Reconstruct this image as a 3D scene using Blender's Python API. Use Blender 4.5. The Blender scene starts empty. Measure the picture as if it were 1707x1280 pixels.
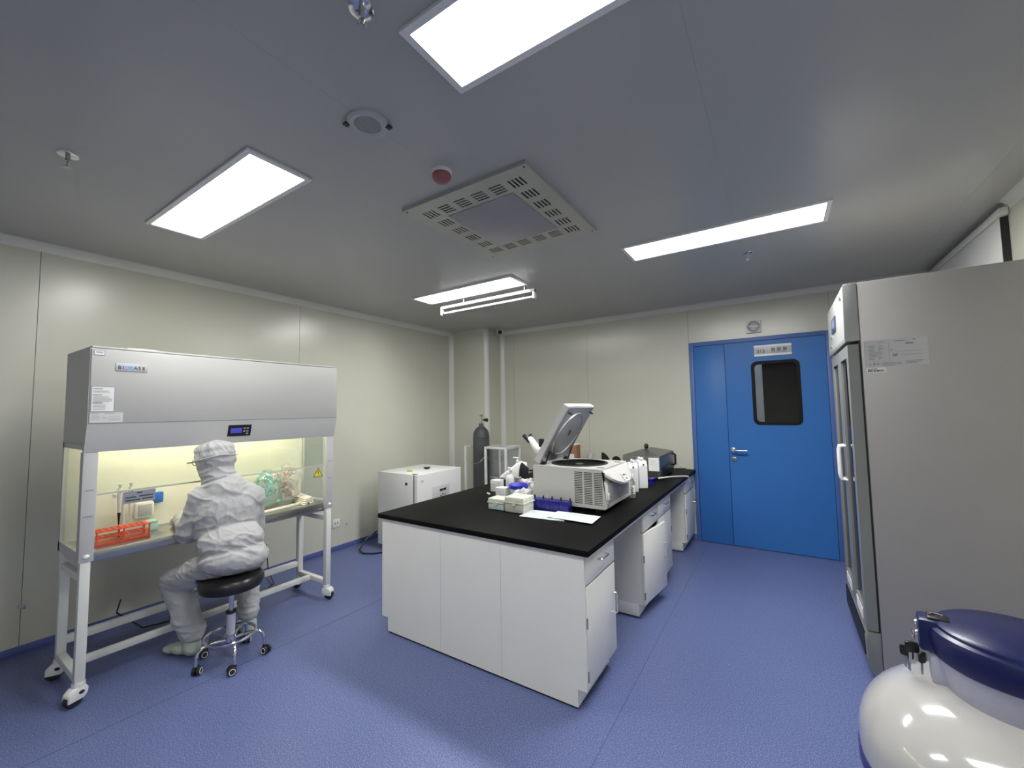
import bpy, bmesh, math, random
from mathutils import Vector, Matrix, noise
V = Vector
random.seed(4)
C = bpy.context.scene.collection
PI = math.pi

# ------------------------------------------------------------------ camera, world, exposure
cd = bpy.data.cameras.new('camera'); cam = bpy.data.objects.new('camera', cd); C.objects.link(cam)
cd.sensor_fit = 'HORIZONTAL'; cd.sensor_width = 36; cd.lens = 36*687.7/1707; cd.clip_start = .02
R_ = V((.83909, .543725, -.017081)); U_ = V((.049112, -.044446, .997804)); F_ = V((-.541772, .838086, .063998))
mw = Matrix(((R_.x, U_.x, -F_.x, 0), (R_.y, U_.y, -F_.y, 0), (R_.z, U_.z, -F_.z, 1.51514), (0, 0, 0, 1)))
cam.matrix_world = mw
bpy.context.scene.camera = cam
w = bpy.data.worlds.new('world'); bpy.context.scene.world = w; w.use_nodes = True
w.node_tree.nodes['Background'].inputs[0].default_value = (.5, .55, .6, 1)
w.node_tree.nodes['Background'].inputs[1].default_value = .02
vs = bpy.context.scene.view_settings
vs.view_transform = 'Standard'; vs.look = 'None'; vs.gamma = 1; vs.exposure = 0; vs.use_curve_mapping = False
PANEL = 25.0        # radiance of the ceiling light diffusers
TUBE = 32.0         # radiance of the lamp tube inside the clean bench

# ------------------------------------------------------------------ materials
def mat(name, col, rough=.5, metal=0, spec=.5, noise_amt=0, nscale=8, bump=0, bscale=60, emit=0, ecol=None, trans=0, coat=0, alpha=1):
    m = bpy.data.materials.new(name); m.use_nodes = True
    nt = m.node_tree; b = nt.nodes['Principled BSDF']
    b.inputs['Base Color'].default_value = (*col, 1); b.inputs['Roughness'].default_value = rough
    b.inputs['Metallic'].default_value = metal; b.inputs['Specular IOR Level'].default_value = spec
    b.inputs['Transmission Weight'].default_value = trans; b.inputs['Coat Weight'].default_value = coat
    b.inputs['Alpha'].default_value = alpha
    if emit:
        b.inputs['Emission Color'].default_value = (*(ecol or col), 1); b.inputs['Emission Strength'].default_value = emit
    tc = nt.nodes.new('ShaderNodeTexCoord')
    if noise_amt:
        n = nt.nodes.new('ShaderNodeTexNoise'); n.inputs['Scale'].default_value = nscale; n.inputs['Detail'].default_value = 5
        nt.links.new(tc.outputs['Object'], n.inputs['Vector'])
        mx = nt.nodes.new('ShaderNodeMix'); mx.data_type = 'RGBA'
        mx.inputs['A'].default_value = (*[c*(1-noise_amt) for c in col], 1); mx.inputs['B'].default_value = (*[min(1, c*(1+noise_amt)) for c in col], 1)
        nt.links.new(n.outputs['Fac'], mx.inputs['Factor']); nt.links.new(mx.outputs['Result'], b.inputs['Base Color'])
    if bump:
        n = nt.nodes.new('ShaderNodeTexNoise'); n.inputs['Scale'].default_value = bscale; n.inputs['Detail'].default_value = 4
        nt.links.new(tc.outputs['Object'], n.inputs['Vector'])
        bp = nt.nodes.new('ShaderNodeBump'); bp.inputs['Strength'].default_value = bump; bp.inputs['Distance'].default_value = .01
        nt.links.new(n.outputs['Fac'], bp.inputs['Height']); nt.links.new(bp.outputs['Normal'], b.inputs['Normal'])
    return m

def pane_mat(name, tint, k=1.0):
    m = bpy.data.materials.new(name); m.use_nodes = True; nt = m.node_tree; nt.nodes.clear()
    o = nt.nodes.new('ShaderNodeOutputMaterial'); mx = nt.nodes.new('ShaderNodeMixShader')
    t = nt.nodes.new('ShaderNodeBsdfTransparent'); t.inputs[0].default_value = (*tint, 1)
    g = nt.nodes.new('ShaderNodeBsdfGlossy'); g.inputs['Roughness'].default_value = .03
    fr = nt.nodes.new('ShaderNodeLayerWeight'); fr.inputs['Blend'].default_value = .5
    pw = nt.nodes.new('ShaderNodeMath'); pw.operation = 'POWER'; pw.inputs[1].default_value = 5
    mm = nt.nodes.new('ShaderNodeMath'); mm.operation = 'MULTIPLY_ADD'; mm.inputs[1].default_value = .75*k; mm.inputs[2].default_value = .04
    nt.links.new(fr.outputs['Facing'], pw.inputs[0]); nt.links.new(pw.outputs[0], mm.inputs[0]); nt.links.new(mm.outputs[0], mx.inputs[0])
    nt.links.new(t.outputs[0], mx.inputs[1]); nt.links.new(g.outputs[0], mx.inputs[2]); nt.links.new(mx.outputs[0], o.inputs[0])
    return m

def floor_mat():
    m = mat('vinyl floor', (.12, .15, .39), .38, spec=.45)
    nt = m.node_tree; b = nt.nodes['Principled BSDF']; tc = nt.nodes['Texture Coordinate']
    n = nt.nodes.new('ShaderNodeTexNoise'); n.inputs['Scale'].default_value = 170; n.inputs['Detail'].default_value = 6; n.inputs['Roughness'].default_value = .75
    n2 = nt.nodes.new('ShaderNodeTexNoise'); n2.inputs['Scale'].default_value = 1.1; n2.inputs['Detail'].default_value = 4
    nt.links.new(tc.outputs['Object'], n.inputs['Vector']); nt.links.new(tc.outputs['Object'], n2.inputs['Vector'])
    r = nt.nodes.new('ShaderNodeValToRGB'); cr = r.color_ramp
    cr.elements[0].position = .38; cr.elements[0].color = (.062, .083, .215, 1)
    cr.elements[1].position = .64; cr.elements[1].color = (.29, .33, .53, 1)
    e = cr.elements.new(.5); e.color = (.100, .130, .305, 1)
    nt.links.new(n.outputs['Fac'], r.inputs[0])
    mx = nt.nodes.new('ShaderNodeMix'); mx.data_type = 'RGBA'; mx.blend_type = 'MULTIPLY'; mx.inputs['Factor'].default_value = .35
    rr = nt.nodes.new('ShaderNodeMapRange'); rr.inputs[3].default_value = .7; rr.inputs[4].default_value = 1.1
    nt.links.new(n2.outputs['Fac'], rr.inputs[0]); nt.links.new(r.outputs[0], mx.inputs['A']); nt.links.new(rr.outputs[0], mx.inputs['B'])
    nt.links.new(mx.outputs['Result'], b.inputs['Base Color'])
    rg = nt.nodes.new('ShaderNodeMapRange'); rg.inputs[3].default_value = .30; rg.inputs[4].default_value = .5
    nt.links.new(n2.outputs['Fac'], rg.inputs[0]); nt.links.new(rg.outputs[0], b.inputs['Roughness'])
    return m

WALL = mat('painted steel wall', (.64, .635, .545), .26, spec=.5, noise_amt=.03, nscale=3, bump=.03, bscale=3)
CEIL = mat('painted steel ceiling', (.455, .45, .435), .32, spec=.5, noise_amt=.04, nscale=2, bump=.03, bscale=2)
COVE = mat('aluminium cove', (.80, .80, .75), .25, spec=.7)
GAPD = mat('joint shadow filler', (.22, .22, .21), .8)
FLOOR = floor_mat()
WELD = mat('vinyl weld', (.05, .065, .17), .5)
BASEB = mat('vinyl cove base', (.10, .13, .36), .4, noise_amt=.15, nscale=100)
DOORB = mat('blue door paint', (.038, .165, .48), .42, spec=.3, noise_amt=.05, nscale=3)
DOORF = mat('blue door frame paint', (.075, .15, .40), .45)
SEAM = mat('dark blue seam', (.01, .02, .10), .6)
BLK = mat('black plastic', (.012, .012, .014), .35)
BLKR = mat('black rubber', (.02, .02, .022), .6)
VINYL = mat('black seat vinyl', (.012, .012, .014), .28, bump=.1, bscale=90)
CHROME = mat('chrome', (.72, .72, .76), .14, metal=1)
STEEL = mat('brushed stainless steel', (.50, .50, .48), .28, metal=1, noise_amt=.06, nscale=30)
WSTEEL = mat('white coated steel', (.78, .78, .77), .38, noise_amt=.02)
BENCHW = mat('clean bench white', (.50, .50, .485), .4)
BENCHG = mat('clean bench grey', (.53, .53, .53), .42)
LEGW = mat('bench leg paint', (.72, .73, .70), .42)
CREAM = mat('bench interior steel', (.84, .82, .70), .4, noise_amt=.03)
CABW = mat('cabinet white', (.88, .865, .81), .30, noise_amt=.03, nscale=5)
CABG = mat('cabinet inner grey', (.44, .46, .47), .45)
TOPB = mat('black epoxy worktop', (.006, .0065, .006), .5, spec=.05, noise_amt=.3, nscale=4)
PLW = mat('white plastic', (.84, .84, .82), .35)
PLT = mat('translucent white plastic', (.78, .79, .80), .3, noise_amt=.05)
PLG = mat('pale grey plastic', (.50, .50, .50), .4)
CENTW = mat('centrifuge white', (.60, .585, .565), .4)
CENTD = mat('centrifuge grey front', (.30, .30, .31), .42)
CLID = mat('centrifuge lid inner steel', (.42, .43, .45), .38, metal=.6, noise_amt=.12, nscale=25)
BLUE = mat('royal blue plastic', (.012, .010, .19), .35)
BLUET = mat('blue plastic lid', (.03, .03, .50), .3)
BLUEC = mat('mid blue plastic', (.03, .16, .50), .4)
NAVY = mat('navy lid plastic', (.007, .012, .075), .3, spec=.5)
LAV = mat('lavender grey plastic', (.44, .44, .55), .4, noise_amt=.08, nscale=60)
DEWW = mat('gloss white enamel', (.50, .49, .475), .14, coat=.6)
FRID = mat('fridge side grey', (.35, .335, .325), .42, noise_amt=.03, bump=.05, bscale=300)
FRIDD = mat('fridge door grey', (.22, .225, .22), .4)
FRIDW = mat('fridge header white', (.36, .37, .36), .4)
GASC = mat('gas cylinder grey', (.075, .078, .08), .45, noise_amt=.15, nscale=12)
PAPER = mat('paper', (.80, .80, .79), .7)
PAPERT = mat('pale teal paper', (.64, .71, .73), .65, noise_amt=.04)
INK = mat('ink', (.04, .04, .045), .6)
INKG = mat('grey ink', (.25, .25, .27), .6)
ORANGE = mat('orange translucent plastic', (.90, .10, .03), .3, trans=.25)
TEAL = mat('teal tubes', (.16, .60, .56), .3)
TEALP = mat('pale teal plastic', (.45, .72, .68), .35)
PINK = mat('pinkish tubes', (.66, .50, .44), .35)
WRAP = mat('paper wrap', (.82, .80, .68), .6, noise_amt=.1, nscale=30)
BAG = pane_mat('clear plastic bag', (.95, .97, .95), 1.0)
_n = BAG.node_tree; _o = _n.nodes['Material Output']; _g = _o.inputs[0].links[0].from_socket
_d = _n.nodes.new('ShaderNodeBsdfPrincipled'); _d.inputs['Base Color'].default_value = (.72, .76, .70, 1); _d.inputs['Roughness'].default_value = .25
_m = _n.nodes.new('ShaderNodeMixShader'); _m.inputs[0].default_value = .24
_n.links.new(_g, _m.inputs[1]); _n.links.new(_d.outputs[0], _m.inputs[2]); _n.links.new(_m.outputs[0], _o.inputs[0])
GLASS = pane_mat('clear glass', (.93, .96, .94), 1.0)
DGLASS = pane_mat('dark fridge glass', (.30, .34, .33), 1.0)
YEL = mat('warning yellow', (.85, .70, .02), .5)
CARD = mat('brown cardboard', (.32, .16, .08), .6, noise_amt=.1)
REDP = mat('dull red plastic', (.30, .10, .11), .4)
WLAV = mat('coverall fabric', (.47, .47, .48), .60, spec=.3, bump=.25, bscale=45)
SHOEC = mat('pale green shoe cover', (.50, .58, .48), .6, bump=.2, bscale=60)
SKIN = mat('skin', (.55, .33, .24), .55)
LATEX = mat('white glove latex', (.75, .73, .66), .45)
MASKM = mat('pale blue face mask', (.55, .65, .75), .7)
HAIR = mat('black hair', (.012, .01, .01), .5)
VENTM = mat('vent plate steel', (.50, .50, .44), .38, metal=.35, noise_amt=.05, nscale=10)
VENTC = mat('vent centre panel', (.34, .32, .34), .5, bump=.1, bscale=200)
LED = mat('light diffuser', (1, 1, 1), .5, emit=PANEL, ecol=(1, 1, .97))
LEDB = mat('light diffuser far', (1, 1, 1), .5, emit=PANEL*1.4, ecol=(1, 1, .97))
LEDD = mat('light diffuser by door', (1, 1, 1), .5, emit=PANEL*2.1, ecol=(1, 1, .97))
LED_ADDED = mat('added rear light diffuser', (1, 1, 1), .5, emit=PANEL*1.15, ecol=(1, 1, .97))
TUBEM = mat('bench lamp tube', (1, 1, 1), .5, emit=TUBE, ecol=(1, .95, .74))
UVT = mat('unlit uv tube glass', (.42, .42, .43), .2)
SCREEN = mat('blue lit display', (.05, .05, .3), .3, emit=.35, ecol=(.12, .10, .75))
GREYL = mat('grey label', (.30, .31, .37), .5)
SILV = mat('silver plate', (.52, .53, .55), .35)
LOGOB = mat('logo blue', (.12, .35, .80), .4)
LIME = mat('lime plastic', (.45, .55, .05), .4)
WBOX = mat('ivory plastic box', (.70, .72, .60), .4, noise_amt=.04)
WBOXL = mat('pale blue plastic box', (.55, .66, .66), .4)
BATH = mat('water bath brushed steel', (.22, .22, .21), .35, metal=.8, noise_amt=.08, nscale=20)

# ------------------------------------------------------------------ mesh helpers
MW = {}
class M:
    def __init__(s): s.bm = bmesh.new()
    def _merge(s, t, mx=None):
        if mx is not None: t.transform(mx)
        me = bpy.data.meshes.new('tmp'); t.to_mesh(me); t.free(); s.bm.from_mesh(me); bpy.data.meshes.remove(me); return s
    def box(s, a, b, bev=0, seg=2, mx=None):
        t = bmesh.new(); bmesh.ops.create_cube(t, size=1)
        for v in t.verts:
            v.co = V([(a[i]+b[i])/2 + v.co[i]*(b[i]-a[i]) for i in range(3)])
        if bev: bmesh.ops.bevel(t, geom=t.edges[:], offset=bev, segments=seg, affect='EDGES', profile=.5)
        return s._merge(t, mx)
    def cyl(s, p0, p1, r, r2=None, n=20, cap=True, bev=0):
        p0, p1 = V(p0), V(p1); d = p1-p0; t = bmesh.new()
        bmesh.ops.create_cone(t, cap_ends=cap, segments=n, radius1=r, radius2=r if r2 is None else r2, depth=d.length)
        if bev:
            es = [e for e in t.edges if abs(e.verts[0].co.z-e.verts[1].co.z) < 1e-6]
            bmesh.ops.bevel(t, geom=es, offset=bev, segments=2, affect='EDGES', profile=.5)
        mx = Matrix.Translation((p0+p1)/2) @ d.to_track_quat('Z', 'Y').to_matrix().to_4x4()
        return s._merge(t, mx)
    def ell(s, c, r, mx=None, u=20, v=12):
        t = bmesh.new(); bmesh.ops.create_uvsphere(t, u_segments=u, v_segments=v, radius=1)
        m2 = Matrix.Translation(c) @ (mx or Matrix()) @ Matrix.Diagonal((*r, 1))
        return s._merge(t, m2)
    def caps(s, p0, p1, r0, r1):
        s.ell(p0, (r0,)*3); s.ell(p1, (r1,)*3); return s.cyl(p0, p1, r0, r1, n=20)
    def lathe(s, c, prof, n=40, mx=None):
        t = bmesh.new(); rings = []
        for r, z in prof:
            rings.append([t.verts.new((r*math.cos(2*PI*i/n), r*math.sin(2*PI*i/n), z)) for i in range(n)] if r > 1e-6 else [t.verts.new((0, 0, z))])
        for a, b in zip(rings, rings[1:]):
            for i in range(n):
                j = (i+1) % n
                if len(a) == 1 and len(b) == 1: continue
                if len(a) == 1: t.faces.new((a[0], b[j], b[i]))
                elif len(b) == 1: t.faces.new((a[i], a[j], b[0]))
                else: t.faces.new((a[i], a[j], b[j], b[i]))
        bmesh.ops.recalc_face_normals(t, faces=t.faces[:])
        return s._merge(t, Matrix.Translation(c) @ (mx or Matrix()))
    def tube(s, pts, r, n=8, closed=False):
        pts = [V(p) for p in pts]; t = bmesh.new(); rings = []; N = len(pts); up = None
        for i, p in enumerate(pts):
            if closed: d = pts[(i+1) % N]-pts[i-1]
            else: d = pts[min(i+1, N-1)]-pts[max(i-1, 0)]
            d.normalize()
            if up is None: up = d.orthogonal().normalized()
            up = (up - d*up.dot(d)).normalized(); sd = d.cross(up)
            rr = r[i] if isinstance(r, (list, tuple)) else r
            rings.append([t.verts.new(p+up*math.cos(2*PI*k/n)*rr+sd*math.sin(2*PI*k/n)*rr) for k in range(n)])
        for i in range(N if closed else N-1):
            a, b = rings[i], rings[(i+1) % N]
            for k in range(n): t.faces.new((a[k], a[(k+1) % n], b[(k+1) % n], b[k]))
        if not closed: t.faces.new(rings[0][::-1]); t.faces.new(rings[-1])
        bmesh.ops.recalc_face_normals(t, faces=t.faces[:])
        return s._merge(t)
    def prism(s, pts, o, e1, e2, ext, bev=0):
        """polygon pts in (e1,e2) at o, extruded by vector ext"""
        o, e1, e2, ext = V(o), V(e1), V(e2), V(ext); t = bmesh.new()
        f = t.faces.new([t.verts.new(o+e1*a+e2*b) for a, b in pts])
        r = bmesh.ops.extrude_face_region(t, geom=[f])
        for v in r['geom']:
            if isinstance(v, bmesh.types.BMVert): v.co += ext
        bmesh.ops.recalc_face_normals(t, faces=t.faces[:])
        if bev: bmesh.ops.bevel(t, geom=t.edges[:], offset=bev, segments=2, affect='EDGES', profile=.5)
        return s._merge(t)
    def plate(s, o, e1, e2, w, h, holes, ext):
        """w x h plate with rectangular holes (x0,x1,y0,y1), thickness vector ext"""
        o, e1, e2, ext = V(o), V(e1), V(e2), V(ext)
        xs = sorted({0, w, *[a for q in holes for a in q[:2]]}); ys = sorted({0, h, *[a for q in holes for a in q[2:]]})
        t = bmesh.new(); vv = {}
        def vt(i, j):
            if (i, j) not in vv: vv[i, j] = t.verts.new(o+e1*xs[i]+e2*ys[j])
            return vv[i, j]
        for i in range(len(xs)-1):
            for j in range(len(ys)-1):
                cx, cy = (xs[i]+xs[i+1])/2, (ys[j]+ys[j+1])/2
                if any(q[0] < cx < q[1] and q[2] < cy < q[3] for q in holes): continue
                t.faces.new((vt(i, j), vt(i+1, j), vt(i+1, j+1), vt(i, j+1)))
        r = bmesh.ops.extrude_face_region(t, geom=t.faces[:])
        for v in r['geom']:
            if isinstance(v, bmesh.types.BMVert): v.co += ext
        bmesh.ops.recalc_face_normals(t, faces=t.faces[:])
        return s._merge(t)
    def build(s, name, m, parent=None, ang=35):
        me = bpy.data.meshes.new(name); ob = bpy.data.objects.new(name, me); C.objects.link(ob)
        if parent is not None:
            ob.parent = parent; X = MW[parent.name]; s.bm.transform(X.inverted())
        else:
            zs = [v.co for v in s.bm.verts]
            c = V(((min(v.x for v in zs)+max(v.x for v in zs))/2, (min(v.y for v in zs)+max(v.y for v in zs))/2, min(v.z for v in zs)))
            X = Matrix.Translation(c); s.bm.transform(X.inverted()); ob.location = c
        MW[ob.name] = X
        s.bm.to_mesh(me); s.bm.free()
        me.polygons.foreach_set('use_smooth', [True]*len(me.polygons)); me.set_sharp_from_angle(angle=math.radians(ang))
        me.materials.append(m); return ob

def tag(o, label=None, cat=None, group=None, kind=None):
    if label: o['label'] = label
    if cat: o['category'] = cat
    if group: o['group'] = group
    if kind: o['kind'] = kind
    return o
def thing(name, label, cat, loc, rotz=0, group=None):
    o = bpy.data.objects.new(name, None); C.objects.link(o); o.empty_display_size = .05
    o.location = loc; o.rotation_euler.z = rotz
    MW[o.name] = Matrix.Translation(loc) @ Matrix.Rotation(rotz, 4, 'Z')
    return tag(o, label, cat, group)
def lab(o, s): o['label'] = s; return o
def dup(o, loc=None, rotz=None, label=None, parent=None):
    c = o.copy(); C.objects.link(c)
    if parent is not None: c.parent = parent
    if loc is not None: c.location = loc
    if rotz is not None: c.rotation_euler.z = rotz
    if label: c['label'] = label
    MW[c.name] = Matrix.Translation(c.location) @ Matrix.Rotation(c.rotation_euler.z, 4, 'Z')
    for ch in list(o.children): dup(ch, parent=c)
    return c
def text(s, size, o, r, u, m, parent, name='lettering', off=.0006, bold=0):
    """flat lettering; o lower-left corner, r reading direction, u up"""
    cu = bpy.data.curves.new('t', 'FONT'); cu.body = s; cu.size = size; cu.extrude = .0004; cu.offset = bold
    ob = bpy.data.objects.new('t', cu); C.objects.link(ob)
    dg = bpy.context.evaluated_depsgraph_get(); me = bpy.data.meshes.new_from_object(ob.evaluated_get(dg))
    bpy.data.objects.remove(ob); r, u = V(r).normalized(), V(u).normalized(); n = r.cross(u)
    o = V(o)+n*off
    mm = Matrix(((r.x, u.x, n.x, o.x), (r.y, u.y, n.y, o.y), (r.z, u.z, n.z, o.z), (0, 0, 0, 1)))
    q = M(); q.bm.from_mesh(me); q.bm.transform(mm); bpy.data.meshes.remove(me)
    return q.build(name, m, parent)
def quad(q, o, r, u, w, h, t=.0015):
    """thin slab: lower-left o, standing proud along r x u"""
    r, u = V(r).normalized(), V(u).normalized(); n = r.cross(u)
    return q.prism([(0, 0), (w, 0), (w, h), (0, h)], o, r, u, n*t)
def printlines(o, r, u, rows, m, parent, name='print', off=.0018):
    """rows of (x, y, w, h) bars standing for unreadable small print"""
    r, u = V(r).normalized(), V(u).normalized(); n = r.cross(u); q = M(); o = V(o)+n*off
    for x, y, w_, h in rows: quad(q, o+r*x+u*y, r, u, w_, h, .0004)
    return q.build(name, m, parent)

XL, YB, H = -4.209, 5.184, 2.714; YF = -3.0; XR = 1.208
# ------------------------------------------------------------------ setting
q = M(); q.box((XL-.1, YF-.1, -.1), (XR+.1, YB+.1, 0)); fl = tag(q.build('floor', FLOOR), kind='structure')
for a, b in (((-.745, YF), (-.745, YB)), ((-2.94, YF), (-2.72, YB))):
    q = M(); d = V((b[0]-a[0], b[1]-a[1], 0)); n = V((-d.y, d.x, 0)).normalized()*.0025
    q.prism([(0, 0), (1, 0), (1, 1), (0, 1)], V((*a, 0))-n/2, d, n, V((0, 0, .0008))); q.build('weld_seam', WELD, fl)
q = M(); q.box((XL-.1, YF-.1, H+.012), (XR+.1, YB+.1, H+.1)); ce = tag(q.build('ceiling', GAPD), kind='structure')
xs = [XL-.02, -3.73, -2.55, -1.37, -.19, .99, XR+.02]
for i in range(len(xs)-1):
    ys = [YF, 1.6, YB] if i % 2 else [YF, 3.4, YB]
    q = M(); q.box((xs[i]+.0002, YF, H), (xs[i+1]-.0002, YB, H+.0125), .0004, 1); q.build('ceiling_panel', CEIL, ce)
q = M(); q.box((XL-.1, YF-.1, 0), (XL-.012, YB+.1, H+.02)); wl = tag(q.build('wall_left', GAPD), kind='structure')
ys = [YF, .577, 2.405, 4.233, YB]
for a, b in zip(ys, ys[1:]):
    q = M(); q.box((XL-.0125, a+.0012, 0), (XL, b-.0012, H), .0008, 1); q.build('wall_panel', WALL, wl)
D0, D1, DT = -.863, .465, 2.2665
q = M()
q.box((XL, YB+.012, 0), (D0, YB+.1, H+.02)); q.box((D1, YB+.012, 0), (XR+.1, YB+.1, H+.02)); q.box((D0, YB+.012, DT), (D1, YB+.1, H+.02))
wb = tag(q.build('wall_back', GAPD), kind='structure')
xs = [XL, -3.31, -2.14, D0]
for a, b in zip(xs, xs[1:]):
    q = M(); q.box((a+.0012, YB, 0), (b-.0012, YB+.0125, H), .0008, 1); q.build('wall_panel', WALL, wb)
q = M(); q.box((D0+.001, YB, DT+.001), (D1-.001, YB+.0125, H), .0008, 1); q.build('wall_panel', WALL, wb)
q = M(); q.box((D1+.001, YB, 0), (XR, YB+.0125, H), .0008, 1); q.build('wall_panel', WALL, wb)
q = M(); q.box((XR, YF, 0), (XR+.1, YB, H)); tag(q.build('wall_right', WALL), kind='structure')
q = M(); q.box((XL, YF-.1, 0), (XR, YF, H)); tag(q.build('wall_front', WALL), kind='structure')
# boxed column in the far left corner, and boxed duct against the right wall
cx1, cy0 = -3.53, 4.80
q = M(); q.prism([(0, 0), (cx1-.05-XL, 0)] + [(cx1-XL-.05+.05*math.sin(a), .05-.05*math.cos(a)) for a in [k*PI/16 for k in range(1, 8)]] + [(cx1-XL, .05), (cx1-XL, YB-cy0), (0, YB-cy0)],
                 (XL+.001, cy0, 0), (1, 0, 0), (0, 1, 0), (0, 0, H)); tag(q.build('wall_column', WALL), kind='structure')
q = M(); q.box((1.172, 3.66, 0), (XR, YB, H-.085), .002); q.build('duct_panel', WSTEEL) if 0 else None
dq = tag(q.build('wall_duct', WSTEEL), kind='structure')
q = M(); q.box((1.174, 3.650, 0), (XR-.001, 3.6595, H-.085)); q.build('end_shade_strip', BLKR, dq)  # dark strip over the duct's end face, shade put in as colour
q = M(); q.box((1.165, 3.63, H-.08), (XR-.001, YB-.001, H-.03), .006); q.build('duct_head_trim', COVE, dq)
# ceiling and corner coves (concave quarter profiles)
def cove_pts(r, n=7):
    return [(0, 0), (r, 0)] + [(r-r*math.sin(a), r-r*math.cos(a)) for a in [k*PI/2/n for k in range(1, n)]] + [(0, r)]
def cove(name, o, e1, e2, ext, r=.055):
    q = M(); q.prism(cove_pts(r), o, e1, e2, ext); return tag(q.build(name, COVE), kind='structure')
cove('trim_1', (XL, YF, H), (1, 0, 0), (0, 0, -1), (0, cy0-YF, 0))
cove('trim_2', (cx1, YB, H), (0, -1, 0), (0, 0, -1), (XR-cx1, 0, 0))
cove('trim_3', (XR, YF, H), (-1, 0, 0), (0, 0, -1), (0, 3.63-YF, 0), .05)
cove('trim_4', (XL, cy0, 0), (1, 0, 0), (0, -1, 0), (0, 0, H))
cove('trim_5', (cx1, YB, 0), (1, 0, 0), (0, -1, 0), (0, 0, H))
q = M(); q.prism([(cx1-.05+.053*math.sin(a), cy0+.05-.053*math.cos(a)) for a in [k*PI/20 for k in range(0, 11)]] + [(cx1-.05+.049*math.sin(a), cy0+.05-.049*math.cos(a)) for a in [k*PI/20 for k in range(10, -1, -1)]],
                 (0, 0, 0), (1, 0, 0), (0, 1, 0), (0, 0, H)); tag(q.build('trim_6', COVE), kind='structure')
q = M(); q.prism(cove_pts(.04), (XL, cy0, H), (0, -1, 0), (0, 0, -1), (cx1-XL, 0, 0)); tag(q.build('trim_7', WALL), kind='structure')
def bb(name, a, b): q = M(); q.box(a, b, .004); tag(q.build(name, BASEB), kind='structure')
bb('baseboard_left', (XL, YF, 0), (XL+.012, cy0, .05))
bb('baseboard_back', (cx1, YB-.012, 0), (D0-.002, YB, .07))
bb('baseboard_column', (XL, cy0-.012, 0), (cx1, cy0, .05))
bb('baseboard_right', (XR-.012, YF, 0), (XR, 3.66, .07))

# door (unequal pair of leaves) in the back wall
q = M(); f = .045; yd = YB-.02
q.box((D0, yd, 0), (D0+f, YB+.09, DT), .002); q.box((D1-f, yd, 0), (D1, YB+.09, DT), .002); q.box((D0+f, yd, DT-f), (D1-f, YB+.09, DT), .002)
dr = tag(q.build('door_1', DOORF), kind='structure')
q = M(); q.box((D0+f, YB+.05, 0), (D1-f, YB+.055, DT-f)); 
q.bm.free()
sp = -.492
q = M(); q.box((D0+f+.003, yd+.006, .006), (sp-.002, YB+.045, DT-f-.003), .002); q.build('narrow_leaf', DOORB, dr)
WX0, WX1, WZ0, WZ1 = -.243, .196, 1.315, 2.0
q = M(); q.plate((sp+.002, yd+.006, .006), (1, 0, 0), (0, 0, 1), D1-f-.003-sp-.002, DT-f-.009, [(WX0+.02-sp-.002, WX1-.02-sp-.002, WZ0+.014, WZ1-.026)], (0, .055, 0))
leaf = q.build('wide_leaf', DOORB, dr)
def rrect(x0, x1, z0, z1, r, n=6):
    P = []
    for cx, cz, a0 in ((x1-r, z0+r, -PI/2), (x1-r, z1-r, 0), (x0+r, z1-r, PI/2), (x0+r, z0+r, PI)):
        P += [(cx+r*math.cos(a0+k*PI/2/n), cz+r*math.sin(a0+k*PI/2/n)) for k in range(n+1)]
    return P
def ring_prism(q, outer, inner, o, e1, e2, ext):
    o, e1, e2, ext = V(o), V(e1), V(e2), V(ext); t = bmesh.new(); N = len(outer)
    L = [[t.verts.new(o+e1*a+e2*b+ext*k) for a, b in P] for k in (0, 1) for P in (outer, inner)]
    for i in range(N):
        j = (i+1) % N
        t.faces.new((L[0][i], L[0][j], L[1][j], L[1][i])); t.faces.new((L[2][i], L[2][j], L[3][j], L[3][i]))
        t.faces.new((L[0][i], L[0][j], L[2][j], L[2][i])); t.faces.new((L[1][i], L[1][j], L[3][j], L[3][i]))
    bmesh.ops.recalc_face_normals(t, faces=t.faces[:]); return q._merge(t)
q = M(); ring_prism(q, rrect(WX0, WX1, WZ0, WZ1, .06), rrect(WX0+.032, WX1-.032, WZ0+.032, WZ1-.032, .04), (0, yd+.006, 0), (1, 0, 0), (0, 0, 1), (0, -.006, 0))
ring_prism(q, rrect(WX0+.02, WX1-.02, WZ0+.02, WZ1-.02, .045), rrect(WX0+.032, WX1-.032, WZ0+.032, WZ1-.032, .04), (0, yd+.006, 0), (1, 0, 0), (0, 0, 1), (0, .05, 0))
wf = q.build('vision_frame', mat('black window rubber', (.008, .008, .008), .6, spec=.2), leaf); lab(wf, 'black rounded window surround')
q = M(); q.box((WX0+.018, yd+.02, WZ0+.018), (WX1-.018, yd+.026, WZ1-.018)); lab(q.build('vision_pane', pane_mat('door glass', (.9, .92, .92), .5), leaf), 'clear glass pane')
q = M()
for xx in (.045,): pass
q.cyl((-.452, yd+.006, 1.038), (-.452, yd-.006, 1.038), .028, n=24, bev=.002); q.cyl((-.452, yd, 1.038), (-.452, yd-.05, 1.038), .011)
q.tube([(-.452, yd-.045, 1.038), (-.44, yd-.052, 1.038), (-.40, yd-.054, 1.038), (-.315, yd-.052, 1.038)], [.011, .011, .010, .009], 12)
lab(q.build('lever_handle', CHROME, leaf), 'chrome lever handle')
q = M(); q.cyl((-.445, yd+.006, .94), (-.445, yd-.007, .94), .024, n=24, bev=.002); lab(q.build('lock_cylinder', STEEL, leaf), 'round steel lock')
q = M(); q.box((-.205, yd-.002, 2.06), (.135, yd+.006, 2.165), .003); sg = q.build('number_plate', SILV, leaf)
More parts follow.
